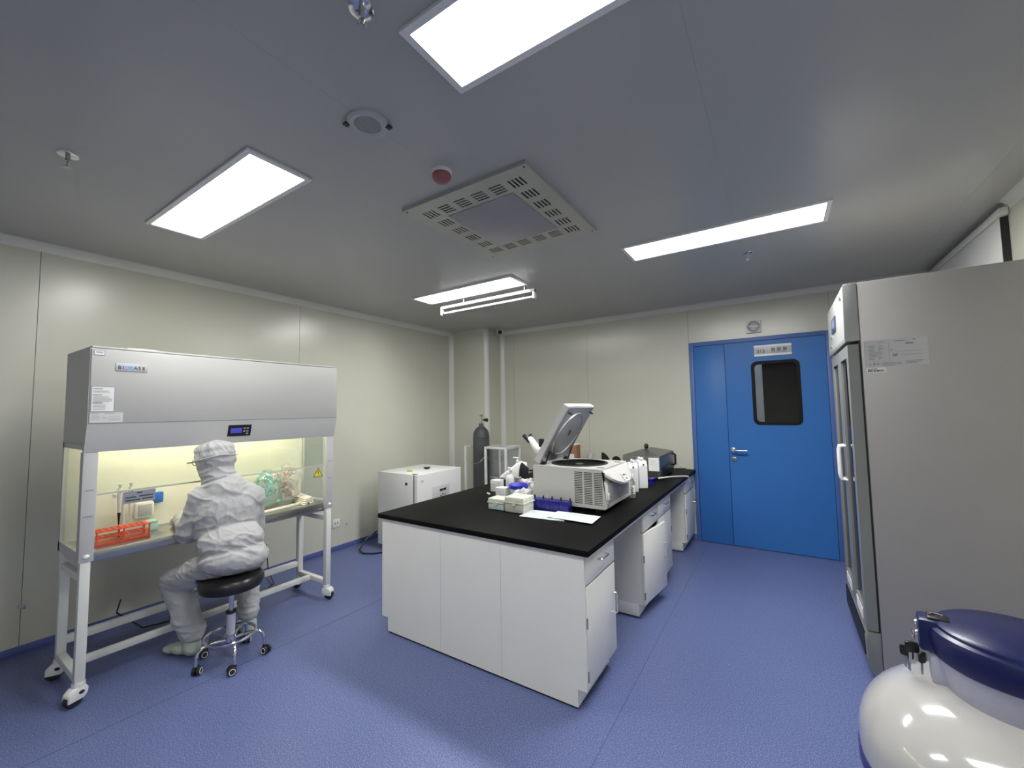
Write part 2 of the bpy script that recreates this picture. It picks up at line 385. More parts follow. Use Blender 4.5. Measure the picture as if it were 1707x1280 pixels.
lab(sg, 'silver door plate reading 213')
q = M(); q.box((-.205, yd-.006, 2.143), (.135, yd-.002, 2.17), .002); q.box((-.205, yd-.006, 2.05), (.135, yd-.002, 2.072), .002); q.build('plate_rail', PLW, leaf)
text('213', .05, (-.18, yd-.0025, 2.088), (1, 0, 0), (0, 0, 1), INK, leaf, bold=.0008)
printlines((0, yd-.003, 0), (1, 0, 0), (0, 0, 1), [(-.082, 2.085, .003, .045)], INKG, leaf)
q = M()
for k in range(3):
    x0 = -.045+k*.052
    for (a, b, c, d) in ((0, 0, .006, .032), (.013, 0, .005, .032), (.026, 0, .006, .032), (0, 0, .032, .005), (0, .013, .032, .005), (0, .027, .032, .006)):
        q.box((x0+a, yd-.0032, 2.098+b), (x0+a+c, yd-.002, 2.098+b+d))
q.build('plate_characters', INK, leaf)
printlines((0, yd-.003, 0), (1, 0, 0), (0, 0, 1), [(-.045, 2.083, .135, .005)], INKG, leaf)
# corridor seen through the vision pane
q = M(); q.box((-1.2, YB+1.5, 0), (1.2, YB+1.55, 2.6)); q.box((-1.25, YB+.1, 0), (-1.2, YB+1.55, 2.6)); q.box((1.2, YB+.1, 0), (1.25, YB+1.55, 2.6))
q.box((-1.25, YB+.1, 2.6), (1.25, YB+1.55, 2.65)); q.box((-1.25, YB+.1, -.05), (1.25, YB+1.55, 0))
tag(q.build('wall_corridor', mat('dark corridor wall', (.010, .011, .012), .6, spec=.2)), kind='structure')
q = M(); q.box((-.62, YB+.55, 0), (-.155, YB+.60, 2.59), .004); tag(q.build('trim_8', WSTEEL), kind='structure')
q = M(); q.box((-.9, YB+.25, 2.55), (-.3, YB+.4, 2.598)); tag(q.build('ceiling_light', mat('added corridor lamp', (1, 1, 1), .5, emit=14)), 'added unseen lamp in the corridor behind the blue door', 'lamp')  # unseen lamp, added so the white strip behind the pane is lit

# emergency lamp over the door
t = thing('emergency_lamp', 'square white emergency lamp with round lens above the blue door', 'lamp', (-.197, YB, 2.31))
q = M(); q.box((-.27, YB-.03, 2.312), (-.125, YB, 2.447), .008); q.build('housing', PLW, t)
q = M(); q.lathe((0, 0, 0), [(.062, 0), (.062, .012), (.05, .02), (.044, .012), (.044, 0)], 32, Matrix.Translation((-.197, YB-.028, 2.38)) @ Matrix.Rotation(PI/2, 4, 'X')); q.build('bezel', PLG, t)
q = M(); q.ell((-.197, YB-.03, 2.38), (.046, .012, .046)); q.build('lens', mat('frosted lens', (.55, .55, .56), .25), t)
q = M(); q.box((-.242, YB-.047, 2.378), (-.152, YB-.038, 2.386)); q.box((-.200, YB-.047, 2.342), (-.194, YB-.038, 2.38)); q.build('lens_bar', PLW, t)

# ------------------------------------------------------------------ ceiling lights
lights = [((-3.2, .88, -1.972, 1.139), 'flat white LED ceiling panel above the clean bench'),
          ((-.92, .867, .31, 1.12), 'flat white LED ceiling panel nearest the camera, cut by the top of the photo'),
          ((-.914, 2.993, .293, 3.276), 'flat white LED ceiling panel in front of the blue door'),
          ((-.92, -1.25, .31, -.99), 'added unseen white LED ceiling panel at the camera end of the room, fridge side'),  # out-of-view panel added to brighten the island front
          ((-3.17, 3.044, -1.97, 3.298), 'flat white LED ceiling panel beside the hanging germicidal tube')]
L0 = None
for (x0, y0, x1, y1), lb in lights:
    c = V(((x0+x1)/2, (y0+y1)/2, H)); hx, hy = (x1-x0)/2, (y1-y0)/2
    t = thing('ceiling_light', lb, 'light', c, 0, 'LED ceiling panels')
    q = M(); q.plate(c+V((-hx-.025, -hy-.025, -.012)), (1, 0, 0), (0, 1, 0), 2*hx+.05, 2*hy+.05, [(.025, .025+2*hx, .025, .025+2*hy)], (0, 0, .0118)); q.build('frame', PLW, t)
    q = M(); q.box(c-V((hx, hy, .008)), c+V((hx, hy, -.001))); q.build('diffuser', (LEDD if x0 > -2 else LEDB) if y0 > 2 else (LED_ADDED if y0 < 0 else LED), t)

# hanging germicidal tube
t = thing('germicidal_lamp', 'unlit white germicidal tube fitting hanging beside a lit ceiling panel', 'lamp', (-2.35, 3.33, H))
q = M(); q.prism([(-.022, 0), (.022, 0), (.016, .03), (-.016, .03)], (-3.06, 3.34, 2.63), (0, 1, 0), (0, 0, 1), (1.18, 0, 0), .002); q.build('batten', mat('batten grey', (.20, .20, .20), .5), t)
for xx in (-3.06, -1.902):
    q = M(); q.box((xx-.0, 3.32, 2.565), (xx+.022, 3.36, 2.628), .004); e = q.build('end_socket', PLW, t)
    q = M(); q.box((xx+.002 if xx > -2 else xx+.022, 3.325, 2.572), (xx+(.0 if xx > -2 else .034), 3.355, 2.59)); q.build('socket_face', BLK, e)
q = M(); q.cyl((-3.04, 3.34, 2.583), (-1.902, 3.34, 2.583), .013, n=16); q.build('tube', UVT, t)
for xx in (-2.75, -2.0):
    q = M(); q.cyl((xx, 3.34, 2.655), (xx, 3.34, H), .004); q.cyl((xx, 3.34, H-.006), (xx, 3.34, H), .02); q.build('hanger', PLG, t)

# ceiling vent
t = thing('ceiling_vent', 'square slotted metal air return grille in the ceiling centre', 'vent', (-1.387, 2.095, H))
vx0, vx1, vy0, vy1 = -1.81, -.963, 1.64, 2.55; W_, H_ = vx1-vx0, vy1-vy0
holes = []
ix0, ix1, iy0, iy1 = .19, W_-.19, .19, H_-.19
def slots(cx, cy, horiz):
    for k in range(4):
        o = (k-1.5)*.023
        if horiz: holes.append((cx-.04, cx+.04, cy+o-.0055, cy+o+.0055))
        else: holes.append((cx+o-.0055, cx+o+.0055, cy-.04, cy+.04))
for k in range(6): slots(.12, .12+(H_-.24)*k/5, False); slots(W_-.12, .12+(H_-.24)*k/5, False)
for k in range(1, 5): slots(.12+(W_-.24)*k/5, .12, True); slots(.12+(W_-.24)*k/5, H_-.12, True)
q = M(); q.plate((vx0, vy0, H-.022), (1, 0, 0), (0, 1, 0), W_, H_, holes, (0, 0, .004)); q.build('slotted_plate', VENTM, t)
q = M(); q.plate((vx0, vy0, H-.018), (1, 0, 0), (0, 1, 0), W_, H_, [(.004, W_-.004, .004, H_-.004)], (0, 0, .018)); q.build('rim', VENTM, t)
q = M(); q.box((vx0+.01, vy0+.01, H-.002), (vx1-.01, vy1-.01, H-.0005)); lab(q.build('dark_cavity', BLK, t), 'black cavity behind the slots')
q = M(); q.box((vx0+ix0, vy0+iy0, H-.026), (vx0+ix1, vy0+iy1, H-.0215), .001); q.build('centre_panel', VENTC, t)
for a in (.02, W_-.02):
    for b in (.02, H_-.02): q = M(); q.cyl((vx0+a, vy0+b, H-.0245), (vx0+a, vy0+b, H-.021), .005, n=10); q.build('screw', INK, t)

# speaker, alarm, sprinklers, camera
t = thing('ceiling_speaker', 'round grey ceiling speaker between two lit panels', 'speaker', (-1.375, 1.06, H))
q = M(); q.lathe((-1.375, 1.06, H), [(.084, 0), (.082, -.008), (.07, -.014), (.054, -.010), (.052, 0)], 40); q.build('ring', PLG, t)
q = M(); q.lathe((-1.375, 1.06, H), [(0, -.006), (.053, -.005), (.053, 0)], 40); g = q.build('grille', VENTC, t)
q = M()
for k in range(-4, 5):
    h = math.sqrt(.05**2-(k*.011)**2); q.box((-1.375+k*.011-.001, 1.06-h, H-.0075), (-1.375+k*.011+.001, 1.06+h, H-.005))
q.build('grille_rib', PLG, g)
q = M(); q.box((-1.45, .995, H-.016), (-1.43, 1.015, H-.008)); q.build('clip', BLK, t)
q = M(); q.box((-1.32, 1.105, H-.016), (-1.30, 1.125, H-.008)); q.build('clip', BLK, t)
t = thing('fire_detector', 'small dull red domed detector on a white ceiling base', 'detector', (-1.36, 1.49, H))
q = M(); q.lathe((-1.36, 1.49, H), [(.05, 0), (.05, -.012), (.042, -.018), (0, -.018)], 32); q.build('base', PLW, t)
q = M(); q.lathe((-1.36, 1.49, H), [(.046, -.018), (.048, -.026), (.042, -.044), (.026, -.058), (0, -.062)], 32); lab(q.build('dome', REDP, t), 'dull red dome')
def sprinkler(x, y, label, s=1):
    t = thing('sprinkler', label, 'sprinkler', (x, y, H), 0, 'ceiling sprinklers')
    q = M(); q.lathe((x, y, H), [(.038*s, 0), (.036*s, -.004), (.02*s, -.009), (.008, -.006)], 28); q.build('escutcheon', CHROME, t)
    q = M(); q.cyl((x, y, H), (x, y, H-.03), .009, n=12); q.tube([(x-.004, y, H-.03), (x-.014, y, H-.042), (x-.003, y, H-.058)], .0022, 6); q.tube([(x+.004, y, H-.03), (x+.014, y, H-.042), (x+.003, y, H-.058)], .0022, 6); q.cyl((x, y, H-.03), (x, y, H-.056), .0025, n=8); q.build('sprinkler_body', STEEL, t)
    q = M(); q.cyl((x, y, H-.058), (x, y, H-.061), .015, n=16); q.build('deflector', STEEL, t)
sprinkler(-2.67, .43, 'chrome ceiling sprinkler over the left end of the clean bench')
sprinkler(-.15, 3.67, 'chrome ceiling sprinkler near the blue door')
sprinkler(-2.6, 3.72, 'chrome ceiling sprinkler behind the germicidal tube')
sprinkler(-.985, .735, 'dark chrome ceiling sprinkler cut by the top edge of the photo')
t = thing('security_camera', 'small white dome security camera at the ceiling corner by the column', 'camera', (-3.44, 5.02, H))
q = M(); q.cyl((-3.43, 5.0, H), (-3.43, 5.0, H-.02), .05, n=24, bev=.003); q.ell((-3.43, 5.0, H-.03), (.048, .048, .04)); q.build('housing', PLW, t)
q = M(); q.ell((-3.405, 4.965, H-.045), (.03, .03, .03)); lab(q.build('lens', BLK, t), 'black lens dome')

# ------------------------------------------------------------------ clean bench (laminar flow cabinet)
BX0, BX1, BY0, BY1 = -3.63, -3.15, .628, 2.125     # back, front, left, right
t = cb = thing('clean_bench', 'long white laminar flow clean bench with lit interior along the left wall', 'lab bench', (-3.4, 1.375, 0))
WZ = .775
q = M(); q.prism([(BX0, 1.905), (BX1+.005, 1.897), (BX1+.01, 1.477), (BX1-.03, 1.325), (BX1-.05, 1.325), (BX1-.05, 1.37), (BX0, 1.37)], (0, BY0, 0), (1, 0, 0), (0, 0, 1), (0, BY1-BY0, 0)); q.build('upper_housing', BENCHG, t)
FX = BX1+.008
q = M(); q.box((FX-.002, BY0+.004, 1.482), (FX+.006, BY1-.004, 1.895), .004); fp = q.build('front_panel', BENCHW, t)
q = M(); q.box((BX0+.01, BY0+.01, 1.902), (BX1-.01, BY1-.01, 1.912), .003)
q.box((BX1-.10, BY0+.17, 1.91), (BX1-.07, BY0+.32, 1.925), .004); q.build('top_plate', BENCHW, t)
FX += .006
# nameplate
RT, UP = (0, 1, 0), (0, 0, 1)
q = M(); q.box((FX-.001, .730, 1.777), (FX+.004, .872, 1.823), .003); npl = q.build('nameplate', SILV, t)
def tx(s, y, z, size, m, sx=1.0): text(s, size, (FX+.004, y, z), RT, UP, m, npl, bold=.0003)
for ch, y, m in (('B', .740, INK), ('I', .759, INK), ('O', .768, LOGOB), ('B', .789, LOGOB), ('A', .808, INK), ('S', .828, INK), ('E', .846, INK)): tx(ch, y, 1.788, .027, m)
q = M(); quad(q, (FX, .640, 1.858), RT, UP, .046, .028); s1 = q.build('inspection_label', GREYL, t)
q = M(); quad(q, (FX+.0015, .643, 1.861), RT, UP, .040, .022, .0006); q.build('label_face', PAPER, s1)
printlines((FX+.0005, .643, 1.861), RT, UP, [(.006, .012, .028, .004)], INKG, s1, off=.0022)
q = M(); quad(q, (FX, .636, 1.545), RT, UP, .098, .142); s2 = q.build('instruction_label', GREYL, t)
q = M(); quad(q, (FX+.0015, .640, 1.549), RT, UP, .090, .134, .0006); q.build('label_face', PAPER, s2)
rows = [(.004, .122, .040, .005), (.004, .089, .036, .004), (.004, .044, .038, .005)]
rows += [(.006, z, random.uniform(.06, .08), .0015) for z in (.114, .108, .102, .082, .077, .072, .067, .062, .057, .052)] + [(.006, z, .05, .0015) for z in (.038, .032, .026, .020, .014, .008)]
printlines((FX, .640, 1.549), RT, UP, rows, INKG, s2, off=.0023)
q = M(); quad(q, (FX, .636, 1.487), RT, UP, .135, .055, .0008); s3 = q.build('rating_label', PLG, t)
s3.data.materials[0] = mat('pale rating label', (.62, .62, .61), .5)
printlines((FX, .636, 1.487), RT, UP, [(.004, .048, .03, .002), (.06, .048, .04, .002), (.006, .036, .03, .0015), (.006, .028, .035, .0015), (.006, .018, .03, .0015), (.05, .025, .02, .0015), (.075, .03, .045, .0015), (.075, .02, .05, .0015), (.075, .012, .045, .0015)], INKG, s3, off=.0010)
# sloping control band: display
e2 = V((.04, 0, .152)).normalized()
o = V((BX1-.03+.04*.31, 1.315, 1.325+.152*.31))
q = M(); quad(q, o, RT, e2, .145, .078, .004); cp = q.build('control_panel', BLK, t)
nn = V(RT).cross(e2)
q = M(); quad(q, o+V((0, .016, 0))+e2*.022+nn*.004, RT, e2, .07, .036, .001); q.build('display', SCREEN, cp)
q = M()
for a, b in ((.095, .05), (.115, .05), (.095, .03), (.115, .03), (.115, .012)): quad(q, o+V((0, a, 0))+e2*b+nn*.004, RT, e2, .013, .008, .0012)
q.build('button', PLG, cp)
# posts with glass, back panel, worktop, sash
for y0, y1 in ((BY0, BY0+.06), (BY1-.06, BY1)):
    q = M(); q.box((BX1-.085, y0, .735), (BX1-.032, y1, 1.325), .003); p = q.build('front_post', BENCHG, t)
    for z in (1.118, .978): q = M(); q.box((BX1-.033, y0+.012, z), (BX1-.030, y1-.012, z+.004)); q.build('slot_mark', INKG, p)
    q = M(); q.ell((BX1-.03, (y0+y1)/2, .765), (.008, .014, .012)); q.build('knob', PLW, p)
for y0 in (BY0, BY1-.02):
    q = M(); q.box((BX0, y0, .735), (BX0+.03, y0+.02, 1.37)); q.box((BX0, y0, .735), (BX1-.08, y0+.02, .79)); q.box((BX0, y0, 1.34), (BX1-.08, y0+.02, 1.372)); q.build('side_frame', BENCHG, t)
for y0 in (BY0+.006, BY1-.012):
    q = M(); q.box((BX0+.02, y0, .785), (BX1-.08, y0+.006, 1.345)); lab(q.build('side_window', GLASS, t), 'clear glass side window')
q = M(); q.box((BX0, BY0+.02, .775), (BX0+.012, BY1-.02, 1.37)); bp = q.build('back_panel', CREAM, t)
q = M(); q.box((BX0+.012, BY0+.022, 1.352), (BX1-.05, BY1-.022, 1.372)); q.build('interior_ceiling', CREAM, t)
q = M(); q.box((BX0+.012, BY0+.02, .735), (BX1-.075, BY1-.02, WZ), .002); q.box((BX1-.09, BY0+.06, .725), (BX1-.07, BY1-.06, WZ+.002), .003); lab(q.build('work_surface', STEEL, t), 'stainless steel work surface')
q = M(); q.box((BX0+.02, BY0+.02, .70), (BX1-.12, BY1-.02, .735)); q.build('surface_underframe', BENCHG, t)
q = M(); q.box((BX1-.072, BY0+.06, 1.09), (BX1-.066, BY1-.06, 1.36)); sh = lab(q.build('sash', GLASS, t), 'clear glass sash')
q = M(); q.box((BX1-.074, BY0+.06, 1.082), (BX1-.064, BY1-.06, 1.092)); q.build('sash_edge', mat('sash rail', (.5, .5, .42), .35), sh)
q = M(); q.cyl((BX0+.24, BY0+.05, 1.342), (BX0+.24, BY1-.05, 1.342), .008, n=12); tb = lab(q.build('lamp_tube', TUBEM, t), 'lit fluorescent tube')
# sockets on the back panel
q = M(); q.box((BX0+.012, .96, .845), (BX0+.05, 1.06, .945), .008); so = q.build('socket_box', PLW, t)
q = M(); q.box((BX0+.05, .975, .858), (BX0+.054, 1.045, .932), .003); q.build('socket_cover', PLG, so)
q = M(); q.box((BX0+.012, 1.06, .93), (BX0+.045, 1.11, 1.0), .006); lab(q.build('plug', BLUEC, t), 'bright blue plug on the back panel')
# legs and rails
for x0, y0, nm in ((BX1-.077, BY0+.008, 'FL'), (BX1-.077, BY1-.053, 'FR'), (BX0+.0, BY0+.008, 'RL'), (BX0+.0, BY1-.053, 'RR')):
    q = M(); q.box((x0, y0, .11), (x0+.042, y0+.042, .735), .003); q.build('leg', LEGW, t)
for y0 in (BY0+.01, BY1-.05):
    q = M(); q.box((BX0+.042, y0, .11), (BX1-.077, y0+.038, .15), .003); q.build('side_rail', LEGW, t)
    q = M(); q.box((BX0+.042, y0, .63), (BX1-.077, y0+.03, .665), .003); q.build('side_rail', LEGW, t)
q = M(); q.box((BX0+.002, BY0+.05, .19), (BX0+.035, BY1-.05, .235), .003); q.build('rear_rail', LEGW, t)
q = M(); q.box((-3.45, BY0+.048, .112), (-3.41, BY1-.05, .148), .003); q.build('stretcher', LEGW, t)
def bench_caster(x, y, rz, t):
    mx = Matrix.Translation((x, y, 0)) @ Matrix.Rotation(rz, 4, 'Z')
    q = M(); q.cyl((x, y, .09), (x, y, .112), .028, n=16)
    q.bm.transform(mx.inverted())
    q.prism([(-.055, .03), (-.052, .07), (-.03, .092), (.02, .095), (.032, .075), (.03, .05), (.015, .03)], (0, -.026, 0), (1, 0, 0), (0, 0, 1), (0, .052, 0), .005)
    q.bm.transform(mx); c = q.build('caster', PLW, t)
    q = M(); q.cyl((-.022, -.018, .037), (-.022, .018, .037), .037, n=24, bev=.006); q.bm.transform(mx); lab(q.build('wheel', BLKR, c), 'black wheel')
    q = M(); q.ell((0, -.027, .066), (.013, .004, .009)); q.bm.transform(mx); q.build('brake_pad', BLK, c)
bench_caster(BX1-.056, BY0+.029, math.radians(110), t); bench_caster(BX1-.056, BY1-.032, math.radians(200), t)
bench_caster(BX0+.021, BY0+.029, math.radians(60), t); bench_caster(BX0+.021, BY1-.032, math.radians(20), t)
# warning triangle on the sash line, right side
q = M(); q.prism([(1.968, .998), (2.052, .998), (2.010, 1.072)], (BX1-.064, 0, 0), (0, 1, 0), (0, 0, 1), (.0012, 0, 0)); wt = tag(q.build('warning_sticker', INK), 'yellow triangular warning sticker at the right of the clean bench opening', 'sticker')
q = M(); q.prism([(1.977, 1.003), (2.043, 1.003), (2.010, 1.062)], (BX1-.0628, 0, 0), (0, 1, 0), (0, 0, 1), (.0006, 0, 0)); q.build('yellow_field', YEL, wt)
q = M(); q.prism([(2.0075, 1.020), (2.0125, 1.020), (2.0145, 1.046), (2.0055, 1.046)], (BX1-.0622, 0, 0), (0, 1, 0), (0, 0, 1), (.0006, 0, 0)); q.box((BX1-.0622, 2.0075, 1.010), (BX1-.0616, 2.0125, 1.016)); q.build('exclamation_mark', INK, wt)
# grey notice hanging from the sash
q = M(); quad(q, (BX1-.062, .805, 1.012), RT, UP, .148, .068, .002); nt_ = tag(q.build('notice_label', GREYL), 'grey notice label hanging under the clean bench sash', 'label')
printlines((BX1-.062, .805, 1.012), RT, UP, [(.062, .052, .024, .008), (.010, .030, .048, .007), (.072, .032, .066, .007), (.010, .013, .066, .007), (.086, .015, .05, .007)], INK, nt_, off=.0022)

# things inside the clean bench
def pipette(y, label, tipm):
    x = -3.5
    t = thing('pipette', label, 'pipette', (x, y, WZ), 0, 'pipettes on the stand')
    q = M(); q.tube([(x, y, 1.07), (x, y, 1.03), (x, y, .98), (x, y, .92)], [.011, .013, .011, .008], 12); q.build('body', PLW, t)
    q = M(); q.cyl((x, y, 1.068), (x, y, 1.088), .005); q.cyl((x, y, 1.088), (x, y, 1.093), .010, n=14); q.build('plunger', PLG, t)
    q = M(); q.box((x-.02, y-.006, 1.045), (x+.03, y+.006, 1.055), .003); q.build('finger_hook', BLK, t)
    q = M(); q.tube([(x, y, .92), (x, y, .90), (x, y, .845)], [.009, .007, .003], 10); lab(q.build('tip_cone', tipm, t), 'tip cone')
pipette(.862, 'white pipette with dark tip hanging left on the stand', BLK)
pipette(.915, 'white pipette with pale tip hanging right on the stand', PLW)
t = thing('pipette_stand', 'white pipette stand behind the orange tube rack', 'stand', (-3.53, .89, WZ))
q = M(); q.cyl((-3.54, .89, WZ), (-3.54, .89, WZ+.012), .06, n=24, bev=.003); q.build('base', PLW, t)
q = M(); q.cyl((-3.54, .89, WZ+.012), (-3.54, .89, 1.03), .009); q.build('post', PLW, t)
q = M(); q.box((-3.55, .84, 1.01), (-3.525, .94, 1.035), .004)
for y in (.862, .915): q.box((-3.53, y-.016, 1.012), (-3.512, y-.012, 1.03)); q.box((-3.53, y+.012, 1.012), (-3.512, y+.016, 1.03))
q.build('hanger', PLW, t)
# orange rack
t = thing('tube_rack', 'bright orange plastic test tube rack on the steel work surface', 'rack', (-3.38, .86, WZ))
def racklev(z, h, nm, holes=True):
    hs = []
    if holes:
        for i in range(8):
            for j in range(3): hs.append((.018+i*.028, .018+i*.028+.018, .014+j*.028, .014+j*.028+.018))
    q = M(); q.plate((-3.44, .725, z), (0, 1, 0), (1, 0, 0), .25, .1, hs, (0, 0, h)); q.build(nm, ORANGE, t)
racklev(WZ+.001, .005, 'bottom_tray', False); racklev(WZ+.035, .004, 'middle_tray'); racklev(WZ+.072, .005, 'top_tray')
for y in (.728, .845, .965):
    for x in (-3.44, -3.348): q = M(); q.box((x, y, WZ+.002), (x+.008, y+.008, WZ+.08), .001); q.build('rack_post', ORANGE, t)
q = M(); q.box((-3.54, .985, WZ), (-3.47, 1.05, WZ+.05), .005); q.box((-3.542, .983, WZ+.05), (-3.468, 1.052, WZ+.062), .004); tag(q.build('tip_box', TEALP), 'pale teal pipette tip box behind the orange rack', 'box')
# plastic bags of tubes
def crumple(q, amp, f, seed=0):
    q.bm.normal_update()
    for v in q.bm.verts:
        n = noise.noise(v.co*f+V((seed, 0, 0)))+.5*noise.noise(v.co*f*2.3+V((0, seed, 0)))
        v.co += v.normal*n*amp
def tube_bag(c, s, m, label, seed, n=22):
    rnd = random.Random(seed)
    t = thing('tube_bag', label, 'bag', (c[0], c[1], WZ))
    for i in range(n):
        q = M(); p = V((c[0]+rnd.uniform(-1, 1)*s[0]*.45, c[1]+rnd.uniform(-1, 1)*s[1]*.45, WZ+.03+rnd.random()*s[2]*1.0))
        d = V((rnd.uniform(-1, 1), rnd.uniform(-1, 1), rnd.uniform(-.2, .9))).normalized()*.035
        p.z = max(p.z, WZ+.045); d.z = abs(d.z); q.cyl(p-d, p+d*.8, .006, .012, n=10); q.cyl(p+d*.8, p+d, .014, n=10); q.build('capped_tube', m, t)
    q = M(); q.ell((c[0], c[1], WZ+s[2]*.60), (s[0]*.75, s[1]*.75, s[2]*.62), u=28, v=20); crumple(q, .03, 14, seed)
    for v in q.bm.verts: v.co.z = max(v.co.z, WZ+.001)
    q.build('bag_film', BAG, t)
    q = M(); pts = [(c[0]+.02, c[1]-s[1]*.45, WZ+s[2]*1.02), (c[0]+.02, c[1]+s[1]*.45, WZ+s[2]*1.06)]; q.cyl(pts[0], pts[1], .005, n=8); q.build('slide_closure', PLW, t)
tube_bag((-3.47, 1.74, 0), (.11, .135, .24), TEAL, 'clear bag of teal capped tubes in the clean bench', 3, 26)
tube_bag((-3.49, 1.915, 0), (.10, .105, .27), PINK, 'clear bag of pinkish tubes beside the teal ones', 8, 26)
rnd = random.Random(2)
for i in range(16):
    a = rnd.uniform(-.18, .18)+.45; z = WZ+.002+.0125*(i//4); y = 1.955+.024*(i % 4)+.006*(i//4); x = -3.405-.010*(i % 4)-.006*(i//4)
    d = V((-math.cos(a), math.sin(a)*.35-.05, 0)).normalized()*.135; p = V((x, y, z)); n = V((-d.y, d.x, 0)).normalized()*.009
    q = M(); q.prism([(-1, -1), (1, -1), (1, 1), (-1, 1)], p, d, n, V((0, 0, .009)), .002); 
    tag(q.build('wrapped_pipette', WRAP), 'paper-wrapped pipette, %s from the left in the %s layer of the fanned pile' % (('first', 'second', 'third', 'fourth')[i % 4], ('bottom', 'second', 'third', 'top')[i//4]), 'pipette', 'wrapped pipettes piled right in the clean bench')
q = M(); q.box((-.16, -.014, 0), (.16, .014, .014), .003, mx=Matrix.Translation((-3.33, 1.79, WZ+.001)) @ Matrix.Rotation(math.radians(100), 4, 'Z')); tag(q.build('wrapped_packet', WRAP), 'long paper-wrapped packet lying at the front of the work surface', 'packet')

# wall sockets low on left wall
for y, z, lb in ((2.85, .30, 'white wall socket right of the clean bench'),):
    t = thing('wall_socket', lb, 'socket', (XL, y, z-.05))
    q = M(); q.box((XL, y-.045, z-.045), (XL+.012, y+.045, z+.045), .004); q.build('plate', PLW, t)
    q = M(); q.box((XL+.012, y-.02, z-.012), (XL+.014, y-.012, z+.012)); q.box((XL+.012, y+.012, z-.012), (XL+.014, y+.02, z+.012)); q.build('pin_slot', BLK, t)
q = M(); q.cyl((XL, 2.99, .26), (XL+.01, 2.99, .26), .014, n=16); tag(q.build('wall_plug', PLG), 'small round grey plug low on the left wall beside the socket', 'plug')
q = M(); q.cyl((XL, .58, .30), (XL+.012, .58, .30), .018, n=16); tag(q.build('wall_plug', PLG), 'small round grey plug low on the wall left of the clean bench', 'plug')
q = M(); q.tube([(-3.75, .95, .30), (-3.82, .95, .2), (-3.85, 1.1, .03), (-3.8, 1.4, .008), (-3.7, 1.8, .008), (-3.85, 2.0, .02), (-4.15, 2.1, .05), (-4.19, 2.1, .28)], .005, 6); tag(q.build('power_cable', BLK), 'black power cable on the floor under the clean bench', 'cable')

# ------------------------------------------------------------------ stool
SX, SY = -2.94, 1.27
t = thing('swivel_stool', 'round black lab stool with chrome foot ring on casters', 'stool', (SX, SY, 0))
q = M(); q.lathe((SX, SY, 0), [(0, .440), (.150, .440), (.168, .447), (.176, .470), (.174, .497), (.160, .515), (.12, .522), (0, .519)], 48); q.build('seat', VINYL, t)
q = M(); q.cyl((SX, SY, .412), (SX, SY, .441), .07, n=24); q.build('seat_plate', BLK, t)
q = M(); q.cyl((SX, SY, .30), (SX, SY, .415), .014, n=16); q.build('piston', CHROME, t)
q = M(); q.cyl((SX, SY, .285), (SX, SY, .302), .029, n=24, bev=.003); q.build('collar', BLK, t)
q = M(); q.cyl((SX, SY, .11), (SX, SY, .286), .024, n=24); q.build('column', LAV, t)
q = M(); q.cyl((SX, SY, .10), (SX, SY, .165), .032, n=24, bev=.003); q.build('hub', CHROME, t)
RR = .135
q = M(); q.tube([(SX+RR*math.cos(a), SY+RR*math.sin(a), .155) for a in [k*2*PI/48 for k in range(48)]], .009, 10, True); q.build('foot_ring', CHROME, t)
for k in range(5):
    a = math.radians(272+72*k); c, s = math.cos(a), math.sin(a)
    q = M(); q.tube([(SX+c*r, SY+s*r, z) for r, z in ((.02, .13), (.10, .148), (.150, .145), (.172, .128), (.182, .10), (.183, .055))], .009, 10); q.build('base_leg', CHROME, t)
    mx = Matrix.Translation((SX+c*.183, SY+s*.183, 0)) @ Matrix.Rotation(a+.7+k*.9, 4, 'Z')
    q = M(); q.box((-.03, -.008, .026), (.01, .008, .056), .006); q.bm.transform(mx); cs = q.build('caster', BLK, t)
    for sgn in (-1, 1):
        q = M(); q.cyl((-.014, sgn*.006, .024), (-.014, sgn*.022, .024), .024, n=24, bev=.004); q.bm.transform(mx); q.build('wheel', BLKR, cs)
        q = M(); q.tube([(-.014+.0155*math.cos(b), sgn*.0222, .024+.0155*math.sin(b)) for b in [j*2*PI/20 for j in range(20)]], .0018, 6, True); q.bm.transform(mx); q.build('wheel_rim', PLW, cs)

# ------------------------------------------------------------------ person in coverall
def remesh(q, name, m, parent, vox=.011, smooth=4, disp=None):
    me = bpy.data.meshes.new('r'); q.bm.to_mesh(me); q.bm.free(); ob = bpy.data.objects.new('r', me); C.objects.link(ob)
    md = ob.modifiers.new('r', 'REMESH'); md.mode = 'VOXEL'; md.voxel_size = vox
    if smooth: sm = ob.modifiers.new('s', 'SMOOTH'); sm.iterations = smooth; sm.factor = .6
    me2 = bpy.data.meshes.new_from_object(ob.evaluated_get(bpy.context.evaluated_depsgraph_get())); bpy.data.objects.remove(ob)
    q = M(); q.bm.from_mesh(me2); q.bm.normal_update()
    if disp:
        for v, d in [(v, disp(v.co, v.normal)) for v in q.bm.verts]: v.co += v.normal*d
        bmesh.ops.smooth_vert(q.bm, verts=q.bm.verts, factor=.4, use_axis_x=True, use_axis_y=True, use_axis_z=True)
    return q.build(name, m, parent, ang=180)
